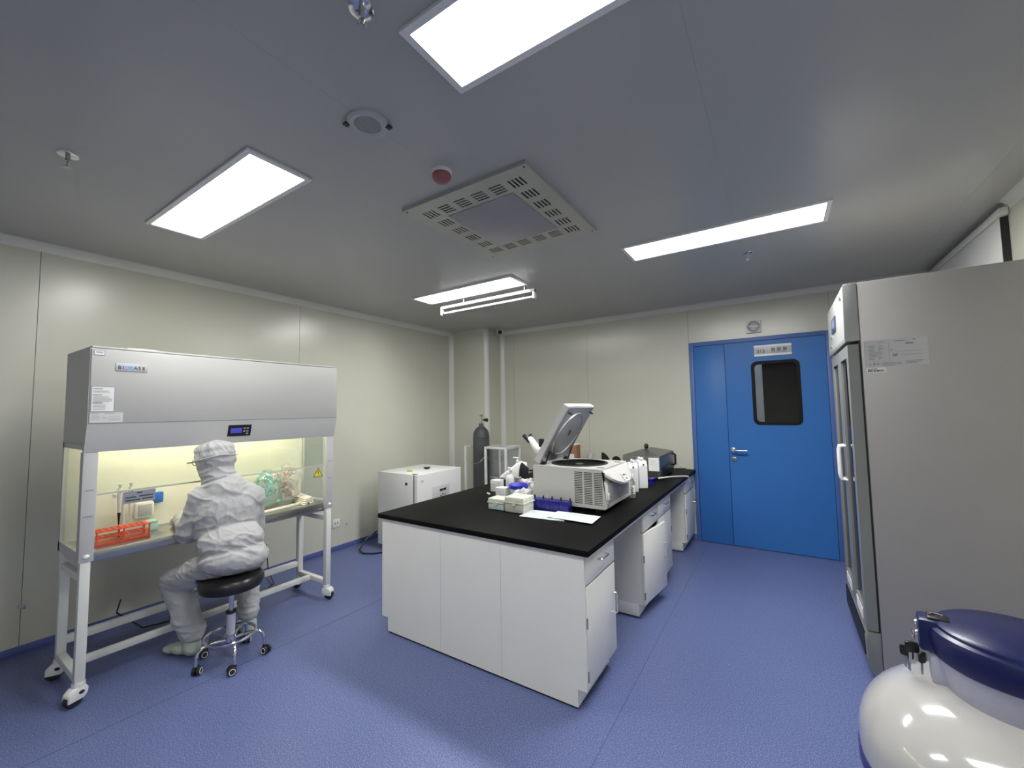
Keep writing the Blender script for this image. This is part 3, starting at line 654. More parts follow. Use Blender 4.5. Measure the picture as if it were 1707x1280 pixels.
J = dict(pel=V((-2.965, 1.275, .595)), waist=V((-2.99, 1.27, .715)), chest=V((-3.065, 1.27, .895)), neck=V((-3.12, 1.255, 1.055)), head=V((-3.145, 1.235, 1.215)),
         shl=V((-3.105, 1.15, .975)), ell_=V((-3.16, 1.122, .80)), wrl=V((-3.35, 1.135, .84)), hal=V((-3.41, 1.14, .83)),
         shr=V((-3.015, 1.415, .96)), elr=V((-3.09, 1.455, .76)), wrr=V((-3.32, 1.37, .835)), har=V((-3.38, 1.34, .83)),
         hil=V((-2.985, 1.195, .59)), knl=V((-3.315, 1.100, .465)), anl=V((-3.205, 1.165, .115)),
         hir=V((-2.93, 1.365, .59)), knr=V((-3.235, 1.50, .46)), anr=V((-3.155, 1.475, .12)))
FD = V((-.93, -.34, 0)).normalized(); LD = V((0, 0, 1)).cross(FD); LD = -LD if LD.y > 0 else LD      # facing, and the person's left (-y side)
t = person = thing('person', 'person in a white hooded coverall seated on the stool, back turned', 'person', (SX, SY, 0))
hd = J['head']
hm = Matrix((( FD.x, LD.x, 0, 0), (FD.y, LD.y, 0, 0), (0, 0, 1, 0), (0, 0, 0, 1))) @ Matrix.Rotation(math.radians(10), 4, 'Y')   # x fwd, y left, z up, nodding
HM = Matrix.Translation(hd) @ hm
q = M()
hq = M(); hq.ell((0, 0, .02), (.088, .074, .10)); hq.ell((.035, 0, -.045), (.055, .055, .06)); hq.ell((.09, 0, -.02), (.014, .011, .02)); hq.ell((.08, 0, -.055), (.014, .024, .008)); hq.ell((.075, 0, -.085), (.02, .022, .016))
for s in (-1, 1): hq.ell((.0, s*.076, -.01), (.016, .008, .026)); hq.ell((.078, s*.03, .015), (.010, .013, .008))
hq.bm.transform(HM); me = bpy.data.meshes.new('h'); hq.bm.to_mesh(me); q.bm.from_mesh(me)
q.caps(J['neck']-V((0, 0, .05)), hd+V((.01, .01, -.05)), .05, .048)
q.ell(J['chest'], (.085, .13, .14)); q.ell(J['waist'], (.08, .12, .11)); q.ell(J['pel'], (.10, .14, .055))
for s in 'lr':
    el = J['ell_'] if s == 'l' else J['elr']; sh_, wr, ha = J['sh'+s], J['wr'+s], J['ha'+s]
    q.caps(sh_, el, .042, .034); q.caps(el, wr, .034, .024)
    q.caps(J['hi'+s], J['kn'+s], .055, .045); q.caps(J['kn'+s], J['an'+s], .045, .032)
    fw = (ha-wr).normalized(); side = V((0, 0, 1)).cross(fw).normalized(); dn = V((0, 0, -1))
    q.caps(wr, wr+fw*.035, .022, .026)
    palm = wr+fw*.06
    for k in range(4):
        o = side*((k-1.5)*.018); L = (.062, .074, .070, .055)[k]
        q.caps(wr+fw*.02+o*.6, palm+fw*.03+o, .013, .0095); a = palm+fw*.03+o; b = a+(fw*.8+dn*.35).normalized()*L*.55; c = b+(fw*.45+dn*.8).normalized()*L*.45
        q.caps(a, b, .0088, .0080); q.caps(b, c, .0080, .0068)
    ts = side if s == 'r' else -side
    a = wr+fw*.03+ts*.02; b = a+(fw*.6+ts*.7).normalized()*.035; c = b+(fw*.95+ts*.1+dn*.4).normalized()*.03
    q.caps(a, b, .012, .010); q.caps(b, c, .010, .008)
body = remesh(q, 'body', SKIN, t, vox=.0052, smooth=1)
# gloved hands: second material on the hands
body.data.materials.append(LATEX)
Xl = MW[t.name]
for p in body.data.polygons:
    c = Xl @ p.center
    if (c-J['hal']).length < .12 or (c-J['har']).length < .12 or (c.x < -3.27 and c.z > .7 and c.z < .95): p.material_index = 1
def fold(p, n):
    """cloth folds: sharpish ridges wandering over the garment"""
    d = 0
    w_ = V((noise.noise(p*5), noise.noise(p*5+V((7, 0, 0))), noise.noise(p*5+V((0, 9, 0)))))*.06
    a = p+w_
    upper = max(0, min(1, (a.z-.60)/.1))
    # long diagonal folds on the back, bunched rings at the waist, elbows and shins
    r1 = 1-abs(noise.noise(V((a.x*4, (a.y-1.27)*6+a.z*7, a.z*8-(a.y-1.27)*5))))*2
    d += .0085*(max(0, r1)**4)*upper
    r3 = 1-abs(noise.noise(V((a.x*9+3, (a.y-1.27)*13-a.z*9, a.z*15+(a.y-1.27)*10))))*2
    d += .0045*(max(0, r3)**4)
    r2 = 1-abs(noise.noise(V((a.x*7, a.y*7, a.z*24+a.y*6))))*2
    g = math.exp(-((p.z-.69)/.06)**2)+.8*math.exp(-((p.z-.20)/.12)**2)+.5*math.exp(-((p.z-.47)/.05)**2)
    d += .010*(max(0, r2)**2)*g
    d += .0045*noise.noise(p*11)+.003*noise.noise(p*4)+.0016*noise.noise(p*34)
    return d
q = M()
up = V((0, 0, 1))
tilt = Matrix.Rotation(math.radians(-20), 4, V((.35, -.93, 0)))
q.ell((-3.045, 1.285, .88), (.135, .188, .20)); q.ell((-3.07, 1.285, .985), (.115, .165, .105)); q.ell((-3.05, 1.285, .80), (.135, .182, .13))
q.ell(J['waist']+V((.02, .005, .01)), (.135, .180, .12)); q.ell(J['pel']+V((.015, .0, .03)), (.155, .182, .10)); q.ell(J['pel']+V((.025, .045, .01)), (.145, .155, .085))
q.caps((-3.07, 1.272, 1.01), (-3.125, 1.252, 1.09), .130, .090)
q.caps((-3.075, 1.30, 1.015), (-3.02, 1.405, .965), .095, .078); q.caps((-3.08, 1.25, 1.015), (-3.11, 1.16, .985), .095, .078)
q.caps(J['shl'], J['ell_'], .070, .072); q.caps(J['ell_'], J['wrl'], .070, .046); q.caps(J['ell_'], J['ell_']+V((-.03, -.005, -.03)), .07, .06)
q.caps(J['shr'], J['elr'], .070, .068); q.caps(J['elr'], J['wrr'], .066, .046)
q.caps(J['hil']+V((0, 0, .01)), J['knl'], .094, .082); q.caps(J['knl']+V((0, 0, -.01)), J['anl']+V((0, 0, .03)), .078, .066); q.caps(J['knl']*.35+J['anl']*.65, J['anl']+V((0, 0, .02)), .075, .055)
q.caps(J['hir']+V((0, 0, .01)), J['knr'], .094, .080); q.caps(J['knr']+V((0, 0, -.01)), J['anr']+V((0, 0, .03)), .076, .060)
def fold2(p, n):
    d = fold(p, n)
    return d
suit = remesh(q, 'coverall', WLAV, t, vox=.0065, smooth=6, disp=fold2)
for v in suit.data.vertices:       # cloth rests on the seat, not inside it
    c = Xl @ v.co; r = math.hypot(c.x-SX, c.y-SY)
    if r < .185 and c.z < .524 and c.z > .38: v.co.z += .524-c.z
# hood with sewn crown band, open face
def hooddisp(p, n):
    a = HM.inverted() @ p
    if a.z > .03: r = 1-abs(noise.noise(V((math.atan2(a.y, a.x)*3.2+a.z*9, a.z*5, 3))))*2      # gathered crown
    else: r = 1-abs(noise.noise(V((a.x*10+a.y*6, a.y*8, a.z*24))))*2
    return .0075*max(0, r)**2.5+.003*noise.noise(p*18)-.003
q = M(); hq = M(); hq.ell((-.012, 0, .018), (.120, .108, .118)); hq.ell((-.012, 0, .075), (.112, .104, .055)); hq.cyl((-.012, 0, .02), (-.012, 0, .105), .108, .094, n=32); hq.ell((-.01, 0, -.055), (.098, .095, .085)); hq.caps(V((-.015, 0, -.05)), V((-.035, 0, -.14)), .096, .094)
hq.bm.transform(HM); me = bpy.data.meshes.new('h'); hq.bm.to_mesh(me); q.bm.from_mesh(me)
hood = remesh(q, 'hood', WLAV, t, vox=.006, smooth=2, disp=hooddisp)
bm = bmesh.new(); bm.from_mesh(hood.data)      # cut the face opening
HI = (Xl.inverted() @ HM).inverted()
dead = []
for f in bm.faces:
    c = HI @ f.calc_center_median()
    if c.x > .045 and abs(c.y) < .062 and -.08 < c.z < .075: dead.append(f)
bmesh.ops.delete(bm, geom=dead, context='FACES'); bm.to_mesh(hood.data); bm.free()
sol = hood.modifiers.new('cloth', 'SOLIDIFY'); sol.thickness = .002
q = M(); N = 40
pts = [HM @ V((-.012+.124*math.cos(a), .116*math.sin(a), .022+.004*math.sin(3*a))) for a in [k*2*PI/N for k in range(N)] if abs(math.atan2(math.sin(a), math.cos(a))) > .5]
q.tube(pts, .004, 6); q.build('hood_seam', WLAV, t)
q = M(); mq = M(); mq.ell((.062, 0, -.045), (.045, .058, .048), u=24, v=16); crumple(mq, .002, 40); mq.bm.transform(HM); me = bpy.data.meshes.new('h'); mq.bm.to_mesh(me); q.bm.from_mesh(me); lab(q.build('face_mask', MASKM, t), 'pale blue face mask')
q = M()
for s in (-1, 1):
    q.tube([HM @ V((.112, s*(.034+.022*math.cos(a)), .012+.018*math.sin(a))) for a in [k*2*PI/16 for k in range(16)]], .0022, 6, True)
    q.tube([HM @ V(p) for p in ((.112, s*.056, .014), (.105, s*.094, .016), (.06, s*.098, .014), (.02, s*.085, .008))], .0032, 6)
q.tube([HM @ V((.112, -.012, .014)), HM @ V((.116, 0, .018)), HM @ V((.112, .012, .014))], .002, 6)
lab(q.build('glasses', BLK, t), 'black glasses frame')
for s, an, fo in (('l', J['anl'], V((-.165, -.06, 0))), ('r', J['anr'], V((-.16, .03, 0)))):
    q = M(); b = V((an.x, an.y, .0)); fo_ = fo.normalized()
    q.ell(b+V((0, 0, .045)), (.045, .042, .044)); q.ell(b+fo*.5+V((0, 0, .036)), (.085, .045, .035), Matrix.Rotation(math.atan2(fo_.y, fo_.x), 4, 'Z')); q.ell(b+fo*.92+V((0, 0, .026)), (.06, .043, .024), Matrix.Rotation(math.atan2(fo_.y, fo_.x), 4, 'Z')); q.caps(b+V((0, 0, .05)), b+V((0, 0, .10)), .05, .046)
    so_ = remesh(q, 'shoe_cover', SHOEC, t, vox=.006, smooth=3, disp=lambda p, n: .003*noise.noise(p*30))
    for v in so_.data.vertices: v.co.z = max(v.co.z, .001)
    lab(so_, 'pale green shoe cover')

# ------------------------------------------------------------------ island: worktop, end cladding, base cabinets
IX0, IX1, IY0 = -2.444, -.846, 1.986
q = M(); q.box((IX0, IY0, .768), (IX1, YB-.003, .80), .004); ct = tag(q.build('worktop', TOPB), 'long black worktop of the island running to the back wall', 'worktop')
CX = -.876; CL = -2.41; TZ = .10
t = thing('end_cladding', 'white three-panel end face of the island towards the camera', 'panel', (-1.64, 2.0, 0))
for x0, x1 in ((CL, -1.858), (-1.858, -1.394), (-1.394, CX)):
    a = x0+.0012; b = x1-.0012
    if x0 == CL: P = [(a+.06, .012), (b, .012), (b, .767), (a, .767), (a, TZ), (a+.06, TZ)]
    elif x1 == CX: P = [(a, .012), (b-.05, .012), (b-.05, TZ), (b, TZ), (b, .767), (a, .767)]
    else: P = [(a, .012), (b, .012), (b, .767), (a, .767)]
    q = M(); q.prism(P, (0, 2.0, 0), (1, 0, 0), (0, 0, 1), (0, .016, 0)); q.build('panel', CABW, t)
q = M(); q.box((CL+.07, 2.006, 0), (CX-.06, 2.016, .013)); q.build('plinth_strip', BLKR, t)
def wire_handle(q, a, b, out, r=.0045):
    a, b, out = V(a), V(b), V(out)
    d = (b-a).normalized()*.008
    q.tube([a, a+out*.8, a+out+d, b+out-d, b+out*.8, b], r, 8)
def base_cabinet(y0, y1, side, label, doors=1, ajar=0, group='base cabinets of the island'):
    """side +1 faces +x, -1 faces -x"""
    fx = CX if side > 0 else CL; bx = fx-side*.56; t = thing('base_cabinet', label, 'cabinet', ((fx+bx)/2, (y0+y1)/2, 0), 0, group)
    X = lambda d: fx-side*d      # depth behind the face
    def B(q, d0, d1, ya, yb, za, zb, bev=0): q.box((min(X(d0), X(d1)), ya, za), (max(X(d0), X(d1)), yb, zb), bev)
    q = M(); B(q, .02, .56, y0, y0+.016, TZ, .767); B(q, .02, .56, y1-.016, y1, TZ, .767); B(q, .02, .56, y0+.016, y1-.016, TZ, TZ+.016); B(q, .54, .56, y0+.016, y1-.016, TZ+.016, .767); B(q, .02, .54, y0+.016, y1-.016, .59, .60)
    B(q, .02, .04, y0+.016, y1-.016, .745, .767)
    q.build('carcass', CABW, t)
    q = M(); B(q, .05, .56, y0+.001, y1-.001, .012, TZ, .002); q.build('plinth', CABW, t)
    n = doors; w_ = (y1-y0)/n
    for k in range(n):
        ya, yb = y0+k*w_+.004, y0+(k+1)*w_-.004; ym = (ya+yb)/2
        q = M(); B(q, 0, .018, ya, yb, .612, .752, .0015); d = q.build('drawer', CABW, t)
        q = M(); wire_handle(q, (fx, ym-.055, .70), (fx, ym+.055, .70), (side*.028, 0, 0)); lab(q.build('handle', CHROME, d), 'chrome wire handle')
        hy = ya if k == 0 else yb; sg = 1 if k == 0 else -1
        MX = Matrix.Translation((fx, hy, 0)) @ Matrix.Rotation(-side*sg*math.radians(ajar if k == 0 else 0), 4, 'Z') @ Matrix.Translation((-fx, -hy, 0))
        q = M(); B(q, 0, .018, ya, yb, TZ+.004, .600, .0015); q.bm.transform(MX); d = q.build('door', CABW, t)
        hy2 = (yb-.045) if k == 0 else (ya+.045)
        q = M(); wire_handle(q, (fx, hy2, .33), (fx, hy2, .445), (side*.028, 0, 0)); q.bm.transform(MX); lab(q.build('handle', CHROME, d), 'chrome wire handle')
        for z in (.14, .40):
            q = M(); q.box((fx-.004, hy-.004 if k else hy-.006, z), (fx+.004, hy+.006 if k else hy+.004, z+.05)); q.build('hinge', INKG, d)
    return t
base_cabinet(2.018, 2.452, 1, 'white single-door base cabinet under the near end of the worktop')
base_cabinet(3.07, 3.97, 1, 'white double-door base cabinet with a slightly open door, island middle', 2, 7)
base_cabinet(4.68, 5.165, 1, 'white single-door base cabinet against the back wall by the blue door')
base_cabinet(2.018, 2.452, -1, 'white base cabinet at the near end on the far side of the island')
base_cabinet(3.07, 3.97, -1, 'white base cabinet midway on the far side of the island', 2)
base_cabinet(4.68, 5.165, -1, 'white base cabinet at the wall on the far side of the island')
t = thing('apron_rail', 'white apron rail under the worktop between the cabinets', 'rail', (CX-.02, 3.3, .72))
for a, b in ((2.454, 3.068), (3.972, 4.678)):
    for x in (CX-.018, CL): q = M(); q.box((x, a, .73), (x+.018, b, .767)); q.build('rail', CABW, t)
    q = M(); q.box((-1.65, a, .012), (-1.63, b, .767)); q.build('divider', CABG, t)

# ------------------------------------------------------------------ centrifuge
X0, X1, Y0, Y1, Z0, Z1 = -1.585, -1.015, 2.725, 3.27, .83, 1.10
t = thing('centrifuge', 'large white benchtop centrifuge with raised lid on the black worktop', 'centrifuge', ((X0+X1)/2, (Y0+Y1)/2, .80))
gx0, gx1 = .335, .545
holes = []
for c in range(3):
    a = gx0+c*.073
    for k in range(19): holes.append((a, a+.062, .026+k*.0118, .026+k*.0118+.0062))
XN = X1-.02
q = M(); q.plate((X0, Y0, Z0), (1, 0, 0), (0, 0, 1), XN-X0, Z1-Z0-.012, holes, (0, .004, 0)); q.build('side_grille', CENTW, t)
q = M(); q.box((X0+gx0-.01, Y0+.006, Z0+.02), (X0+gx1+.012, Y0+.012, Z1-.02)); lab(q.build('grille_cavity', BLK, t), 'black cavity behind the grille')
# shell: side profile seen from -y; front (+x) with sloping nose and recessed grey front
q = M(); N = 48
prof = [(X0, Z0), (X1-.012, Z0), (X1, Z0+.01), (X1-.004, Z0+.16), (X1-.02, Z0+.20), (X1-.02, Z1-.045), (X1-.03, Z1-.018), (X1-.05, Z1-.012), (X0, Z1-.012)]
q.prism(prof, (0, Y0+.0125, 0), (1, 0, 0), (0, 0, 1), (0, Y1-Y0-.0125, 0)); 
q.prism([(XN-.001, Z0), (X1-.012, Z0), (X1, Z0+.01), (X1-.004, Z0+.16), (X1-.02, Z0+.20), (X1-.02, Z1-.045), (X1-.03, Z1-.018), (XN-.001, Z1-.014)], (0, Y0, 0), (1, 0, 0), (0, 0, 1), (0, .0125, 0)); q.build('body', CENTW, t)
# top deck with bowl opening
cx, cy, rb = -1.325, 2.995, .212
t2 = bmesh.new(); o_ = []; i_ = []
def sqp(a):
    c, s = math.cos(a), math.sin(a); hx0, hx1, hy0, hy1 = X0-cx, X1-.03-cx, Y0-cy, Y1-cy
    k = min((hx1/c if c > 1e-9 else (hx0/c if c < -1e-9 else 9)), (hy1/s if s > 1e-9 else (hy0/s if s < -1e-9 else 9))); return (cx+c*k, cy+s*k)
angs = sorted(set([k*2*PI/64 for k in range(64)] + [math.atan2(b-cy, a-cx) % (2*PI) for a in (X0, X1-.03) for b in (Y0, Y1)]))
P1 = [sqp(a) for a in angs]; P2 = [(cx+rb*math.cos(a), cy+rb*math.sin(a)) for a in angs]
q = M(); ring_prism(q, P1, P2, (0, 0, Z1-.012), (1, 0, 0), (0, 1, 0), (0, 0, .012)); q.build('top_deck', CENTW, t)
q = M(); q.lathe((cx, cy, 0), [(rb+.004, Z1-.002), (rb+.004, Z1+.006), (rb-.012, Z1+.008), (rb-.016, Z1+.0)], 64); q.build('bowl_seal', BLKR, t)
q = M(); q.lathe((cx, cy, 0), [(0, Z1-.0105), (rb-.02, Z1-.0105), (rb-.006, Z1-.004), (rb-.002, Z1)], 48); lab(q.build('bowl', mat('matt black bowl', (.008, .008, .008), .8, spec=.1), t), 'dark rotor bowl')
q = M(); q.cyl((cx, cy, Z1-.011), (cx, cy, Z1-.004), .03, n=24); q.build('rotor_hub', STEEL, t)
for y in (2.80, 3.17):
    q = M(); q.box((-1.105, y-.014, Z1-.001), (-1.055, y+.014, Z1+.0025), .001); q.build('latch_slot', BLK, t)
# control nose: wedge drooping forward over the front, rounded lower lip
pv = []
q = M(); n = 14; t2 = bmesh.new(); T = []; Bt = []
for k in range(n+1):
    u = k/n; y = Y0+.01+u*(Y1-Y0-.02); dx = .085*math.sin(PI*u)**.7; dz = .085*math.sin(PI*u)**.8
    T.append([t2.verts.new((X1-.05, y, Z1+.001)), t2.verts.new((X1-.02+dx*.5, y, Z1-.012-dz*.5)), t2.verts.new((X1-.018+dx, y, Z1-.03-dz)), t2.verts.new((X1-.02+dx*.9, y, Z1-.045-dz)), t2.verts.new((X1-.03, y, Z1-.03-dz))])
for a, b in zip(T, T[1:]):
    for i in range(5): t2.faces.new((a[i], b[i], b[(i+1) % 5], a[(i+1) % 5]))
t2.faces.new(T[0]); t2.faces.new(T[-1][::-1]); bmesh.ops.recalc_face_normals(t2, faces=t2.faces[:]); q._merge(t2); nose = q.build('control_nose', CENTW, t, ang=50)
# keypad on the nose
sl = V((.085*.5+.01, 0, -.060)).normalized(); 
o = V((X1+.008, 2.945, Z1-.047)); u_ = V((-.60, 0, .80)).normalized(); r_ = V((0, 1, 0))
rows = [(0, .035, .005, .02), (.016, .042, .035, .014), (.062, .033, .006, .022), (.018, .012, .006, .014), (.028, .012, .006, .014), (.038, .012, .006, .014), (.048, .012, .006, .014), (0, .012, .004, .010)]
o = V((X1+.0655, 2.955, Z1-.105))
rows = [(a+.01, b, c, d) for a, b, c, d in rows]
qq = M(); quad(qq, o, r_, u_, .085, .066, .001); kp = qq.build('keypad', PLW, t); printlines(o, r_, u_, rows, INK, kp, off=.0012)
q = M(); q.box((X1-.006, Y0+.05, Z0+.03), (X1+.003, Y1-.07, Z0+.175), .012); lab(q.build('recessed_front', CENTD, t), 'dark grey recessed front')
q = M(); q.box((X1-.002, Y0+.018, Z0+.06), (X1+.008, Y0+.045, Z0+.11), .004); q.build('power_switch', PLW, t)
q = M(); q.box((X1-.002, Y0+.012, Z0+.018), (X1+.004, Y0+.05, Z0+.042), .001); q.build('rating_plate', INKG, t)
for x in (X0+.06, X1-.08):
    for y in (Y0+.05, Y1-.05): q = M(); q.cyl((x, y, .80), (x, y, Z0+.002), .022, .026, n=16); q.build('foot', BLKR, t)
# lid: local frame: along l (from hinge to free edge), w along y, n thickness
A = V((-1.552, 0, 1.108)); l_ = V((.265, 0, .432)).normalized(); nv = V((-l_.z, 0, l_.x)); LL = .505
q = M(); q.prism(rrect(0, LL, 2.745, 3.25, .012, 3), A, l_, (0, 1, 0), nv*.045, .004); ld = q.build('lid', CENTW, t)
q = M(); q.prism(rrect(.012, LL-.012, 2.757, 3.238, .01, 3), A-nv*.003, l_, (0, 1, 0), nv*.004); il = q.build('lid_lining', CLID, ld)
lm = Matrix(((l_.x, 0, -nv.x, 0), (0, 1, 0, 0), (l_.z, 0, -nv.z, 0), (0, 0, 0, 1)))
q = M(); q.lathe((0, 0, 0), [(.198, 0), (.196, .009), (.180, .010), (.176, .003), (.10, .003), (.0, .004)], 56, Matrix.Translation(A+l_*.25+V((0, 2.995, 0))-nv*.003) @ lm); q.build('lid_ring', CLID, ld)
q = M(); q.box((-.02, -.004, 0), (.02, .004, .010), .002); q.bm.transform(Matrix.Translation(A+l_*.27+V((0, 2.995, 0))-nv*.004) @ lm); q.build('vent_slit', INK, ld)
for y in (2.80, 3.20):
    q = M(); a = A+l_*.452+V((0, y, 0))-nv*.002; q.tube([a+V((0, -.014, 0)), a+V((0, -.014, 0))-nv*.028, a+V((0, .014, 0))-nv*.028, a+V((0, .014, 0))], .005, 6); q.build('latch_hook', BLK, ld)
    q = M(); a = A+V((0, y, 0)); q.box(a+V((-.01, -.02, -.012)), a+V((.035, .02, .012)), .004); q.cyl(a+V((.03, 0, -.008)), a+l_*.12-nv*.012, .006, n=10); q.build('hinge', BLK, t)

# ------------------------------------------------------------------ things on the worktop
TW = .80
# blue modular rack
t = thing('freezer_rack', 'royal blue four-bay tube holder in front of the centrifuge', 'rack', (-1.405, 2.668, TW))
for k in range(4):
    x = -1.540+k*.0712
    q = M(); q.box((x, 2.63, TW), (x+.0695, 2.70, TW+.074), .003); q.build('bay', BLUE, t)
for k in range(5):
    x = -1.537+k*.0705
    q = M(); q.box((x-.004, 2.655, TW+.070), (x+.004, 2.667, TW+.098), .002); q.build('peg', BLK, t)
q = M(); q.prism([(0, 0), (.008, .0), (.004, .026)], (-1.455, 2.69, TW+.074), (1, 0, 0), (0, 0, 1), (0, .004, 0)); q.build('white_tab', PLW, t)
# papers
def paper(P, z, label, m=PAPERT, lines=()):
    q = M(); q.prism(P, (0, 0, z), (1, 0, 0), (0, 1, 0), (0, 0, .002)); o = tag(q.build('paper_sheet', m), label, 'paper', 'papers in front of the centrifuge')
    if lines:
        a, b, d = V((*P[0], 0)), V((*P[1], 0)), V((*P[-1], 0)); r = (b-a).normalized(); u = (d-a).normalized(); q = M()
        for x, y, w_, h in lines: q.prism([(x, y), (x+w_, y), (x+w_, y+h), (x, y+h)], a+V((0, 0, z+.002)), r, u, (0, 0, .0004))
        q.build('print', INKG, o)
paper([(-1.515, 2.405), (-1.205, 2.43), (-1.22, 2.625), (-1.535, 2.60)], TW+.0005, 'pale bluish paper sheet lying under another, left of it', lines=[(.06, .12, .16, .004), (.06, .10, .13, .003)])
q = M(); q.cyl((-1.30, 2.452, TW+.006), (-1.19, 2.425, TW+.006), .003, n=8); tag(q.build('pen', PLW), 'thin white pen tip between the two paper sheets', 'pen')
paper([(-1.335, 2.452), (-1.005, 2.435), (-1.02, 2.622), (-1.33, 2.625)], TW+.010, 'pale teal paper booklet overlapping on top, right of the other sheet', lines=[(.07, .135, .05, .006), (.13, .135, .04, .006), (.18, .13, .06, .005), (.09, .118, .12, .003), (.05, .05, .2, .002), (.05, .035, .2, .002), (.26, .04, .002, .10)])
# ivory boxes
def clipbox(a, b, zt, m1, m2, label):
    t = thing('storage_box', label, 'box', ((a[0]+b[0])/2, (a[1]+b[1])/2, TW)); zl = TW+(zt-TW)*.62
    q = M(); q.prism([(a[0]+.006, a[1]+.006), (b[0]-.006, a[1]+.006), (b[0]-.006, b[1]-.006), (a[0]+.006, b[1]-.006)], (0, 0, TW), (1, 0, 0), (0, 1, 0), (0, 0, zl-TW), .004); q.build('tub', m1, t)
    q = M(); q.box((a[0], a[1], zl-.003), (b[0], b[1], zl+.006), .002); q.box((a[0]+.004, a[1]+.004, zl+.005), (b[0]-.004, b[1]-.004, zt), .006); q.build('lid', m2, t)
    q = M(); mxx = (a[0]+b[0])/2; q.box((mxx-.012, a[1]-.004, zl-.02), (mxx+.012, a[1]+.006, zl+.012), .002); q.build('clasp', m2, t)
clipbox((-1.835, 2.475), (-1.688, 2.60), TW+.078, WBOXL, WBOX, 'small pale blue lidded box beside the ivory one')
clipbox((-1.682, 2.465), (-1.515, 2.62), TW+.105, mat('beige plastic box', (.50, .51, .46), .4), WBOX, 'larger ivory lidded box left of the blue tube holder')
# white cartons behind
for a, b, h, lb in (((-1.99, 2.80), (-1.90, 2.88), .088, 'upright white carton behind the small lidded box'), ((-2.20, 3.02), (-2.11, 3.10), .10, 'white carton farther back beside the pump bottles')):
    q = M(); q.box((*a, TW), (*b, TW+h), .003); o = tag(q.build('carton', PLW), lb, 'carton')
    q = M(); q.box((a[0]+.01, a[1]-.0008, TW+h*.6), (a[0]+.05, a[1]+.001, TW+h*.62)); q.build('print', INKG, o)
# spray / pump bottles
def lathe_bottle(x, y, r, h, m, name, label, cat, capm=PLW, trigger=True):
    t = thing(name, label, cat, (x, y, TW))
    q = M(); q.lathe((x, y, TW), [(0, 0), (r*.9, 0), (r, .008), (r, h*.62), (r*.8, h*.74), (r*.38, h*.80), (r*.38, h*.84), (0, h*.84)], 28); q.build('body', m, t)
    q = M(); q.cyl((x, y, TW+h*.83), (x, y, TW+h*.90), r*.45, n=20, bev=.002); q.build('collar', capm, t)
    q = M()
    if trigger:
        q.prism([(-.02, 0), (.016, 0), (.02, .02), (.045, .028), (.045, .042), (-.03, .042), (-.034, .02)], (x, y-.009, TW+h*.88), (-.8, .6, 0), (0, 0, 1), V((.6, .8, 0))*.018, .003)
        q.tube([V((x, y, TW+h*.88))+V((-.8, .6, 0))*.03, V((x, y, TW+h*.86))+V((-.8, .6, 0))*.042, V((x, y, TW+h*.80))+V((-.8, .6, 0))*.04], .004, 6)
    else:
        q.cyl((x, y, TW+h*.9), (x, y, TW+h), .006, n=10); q.box((x-.045, y-.009, TW+h*.96), (x+.012, y+.009, TW+h), .004)
    q.build('spray_head' if trigger else 'pump_head', capm, t); return t
lathe_bottle(-1.99, 3.02, .036, .205, PLT, 'spray_bottle', 'white spray bottle behind the upright carton', 'bottle')
lathe_bottle(-2.10, 3.32, .034, .275, PLT, 'pump_bottle', 'tall translucent pump bottle behind the spray bottle', 'bottle', trigger=False)
# blue lidded tub in a plastic bag
t = thing('plastic_tub', 'round clear tub with blue lid among crumpled plastic bags', 'tub', (-1.83, 2.90, TW))
q = M(); q.lathe((-1.83, 2.90, TW), [(0, 0), (.062, 0), (.072, .09), (.072, .094), (0, .094)], 32); q.build('tub', PLT, t)
q = M(); q.lathe((-1.83, 2.90, TW), [(.078, .082), (.080, .108), (.070, .116), (.0, .110)], 40); lab(q.build('lid', BLUET, t), 'bright blue lid')
def baglump(c, r, label, seed, m=PLT, z0=TW):
    q = M(); q.ell((c[0], c[1], z0+r[2]*.8), r, u=36, v=24); crumple(q, min(r)*.55, 26, seed)
    for v in q.bm.verts: v.co.z = max(v.co.z, z0+.001)
    return tag(q.build('plastic_bag', m, ang=25), label, 'bag')
baglump((-1.69, 2.74, 0), (.085, .06, .06), 'crumpled white plastic bag in front of the blue tub lid', 5)
baglump((-1.67, 2.95, 0), (.055, .07, .075), 'crumpled clear plastic bag between the tub and the centrifuge', 11, PLT)
baglump((-1.86, 3.09, 0), (.065, .07, .07), 'pinkish white crumpled plastic bag behind the blue tub lid', 15, mat('pinkish film', (.70, .62, .64), .35))
q = M(); q.cyl((-2.16, 2.92, TW+.006), (-2.13, 2.90, TW+.006), .006, n=12); q.cyl((-2.13, 2.90, TW+.006), (-2.118, 2.892, TW+.006), .0075, n=12); tag(q.build('small_tube', PLW), 'tiny white capped tube lying alone on the black worktop', 'tube')

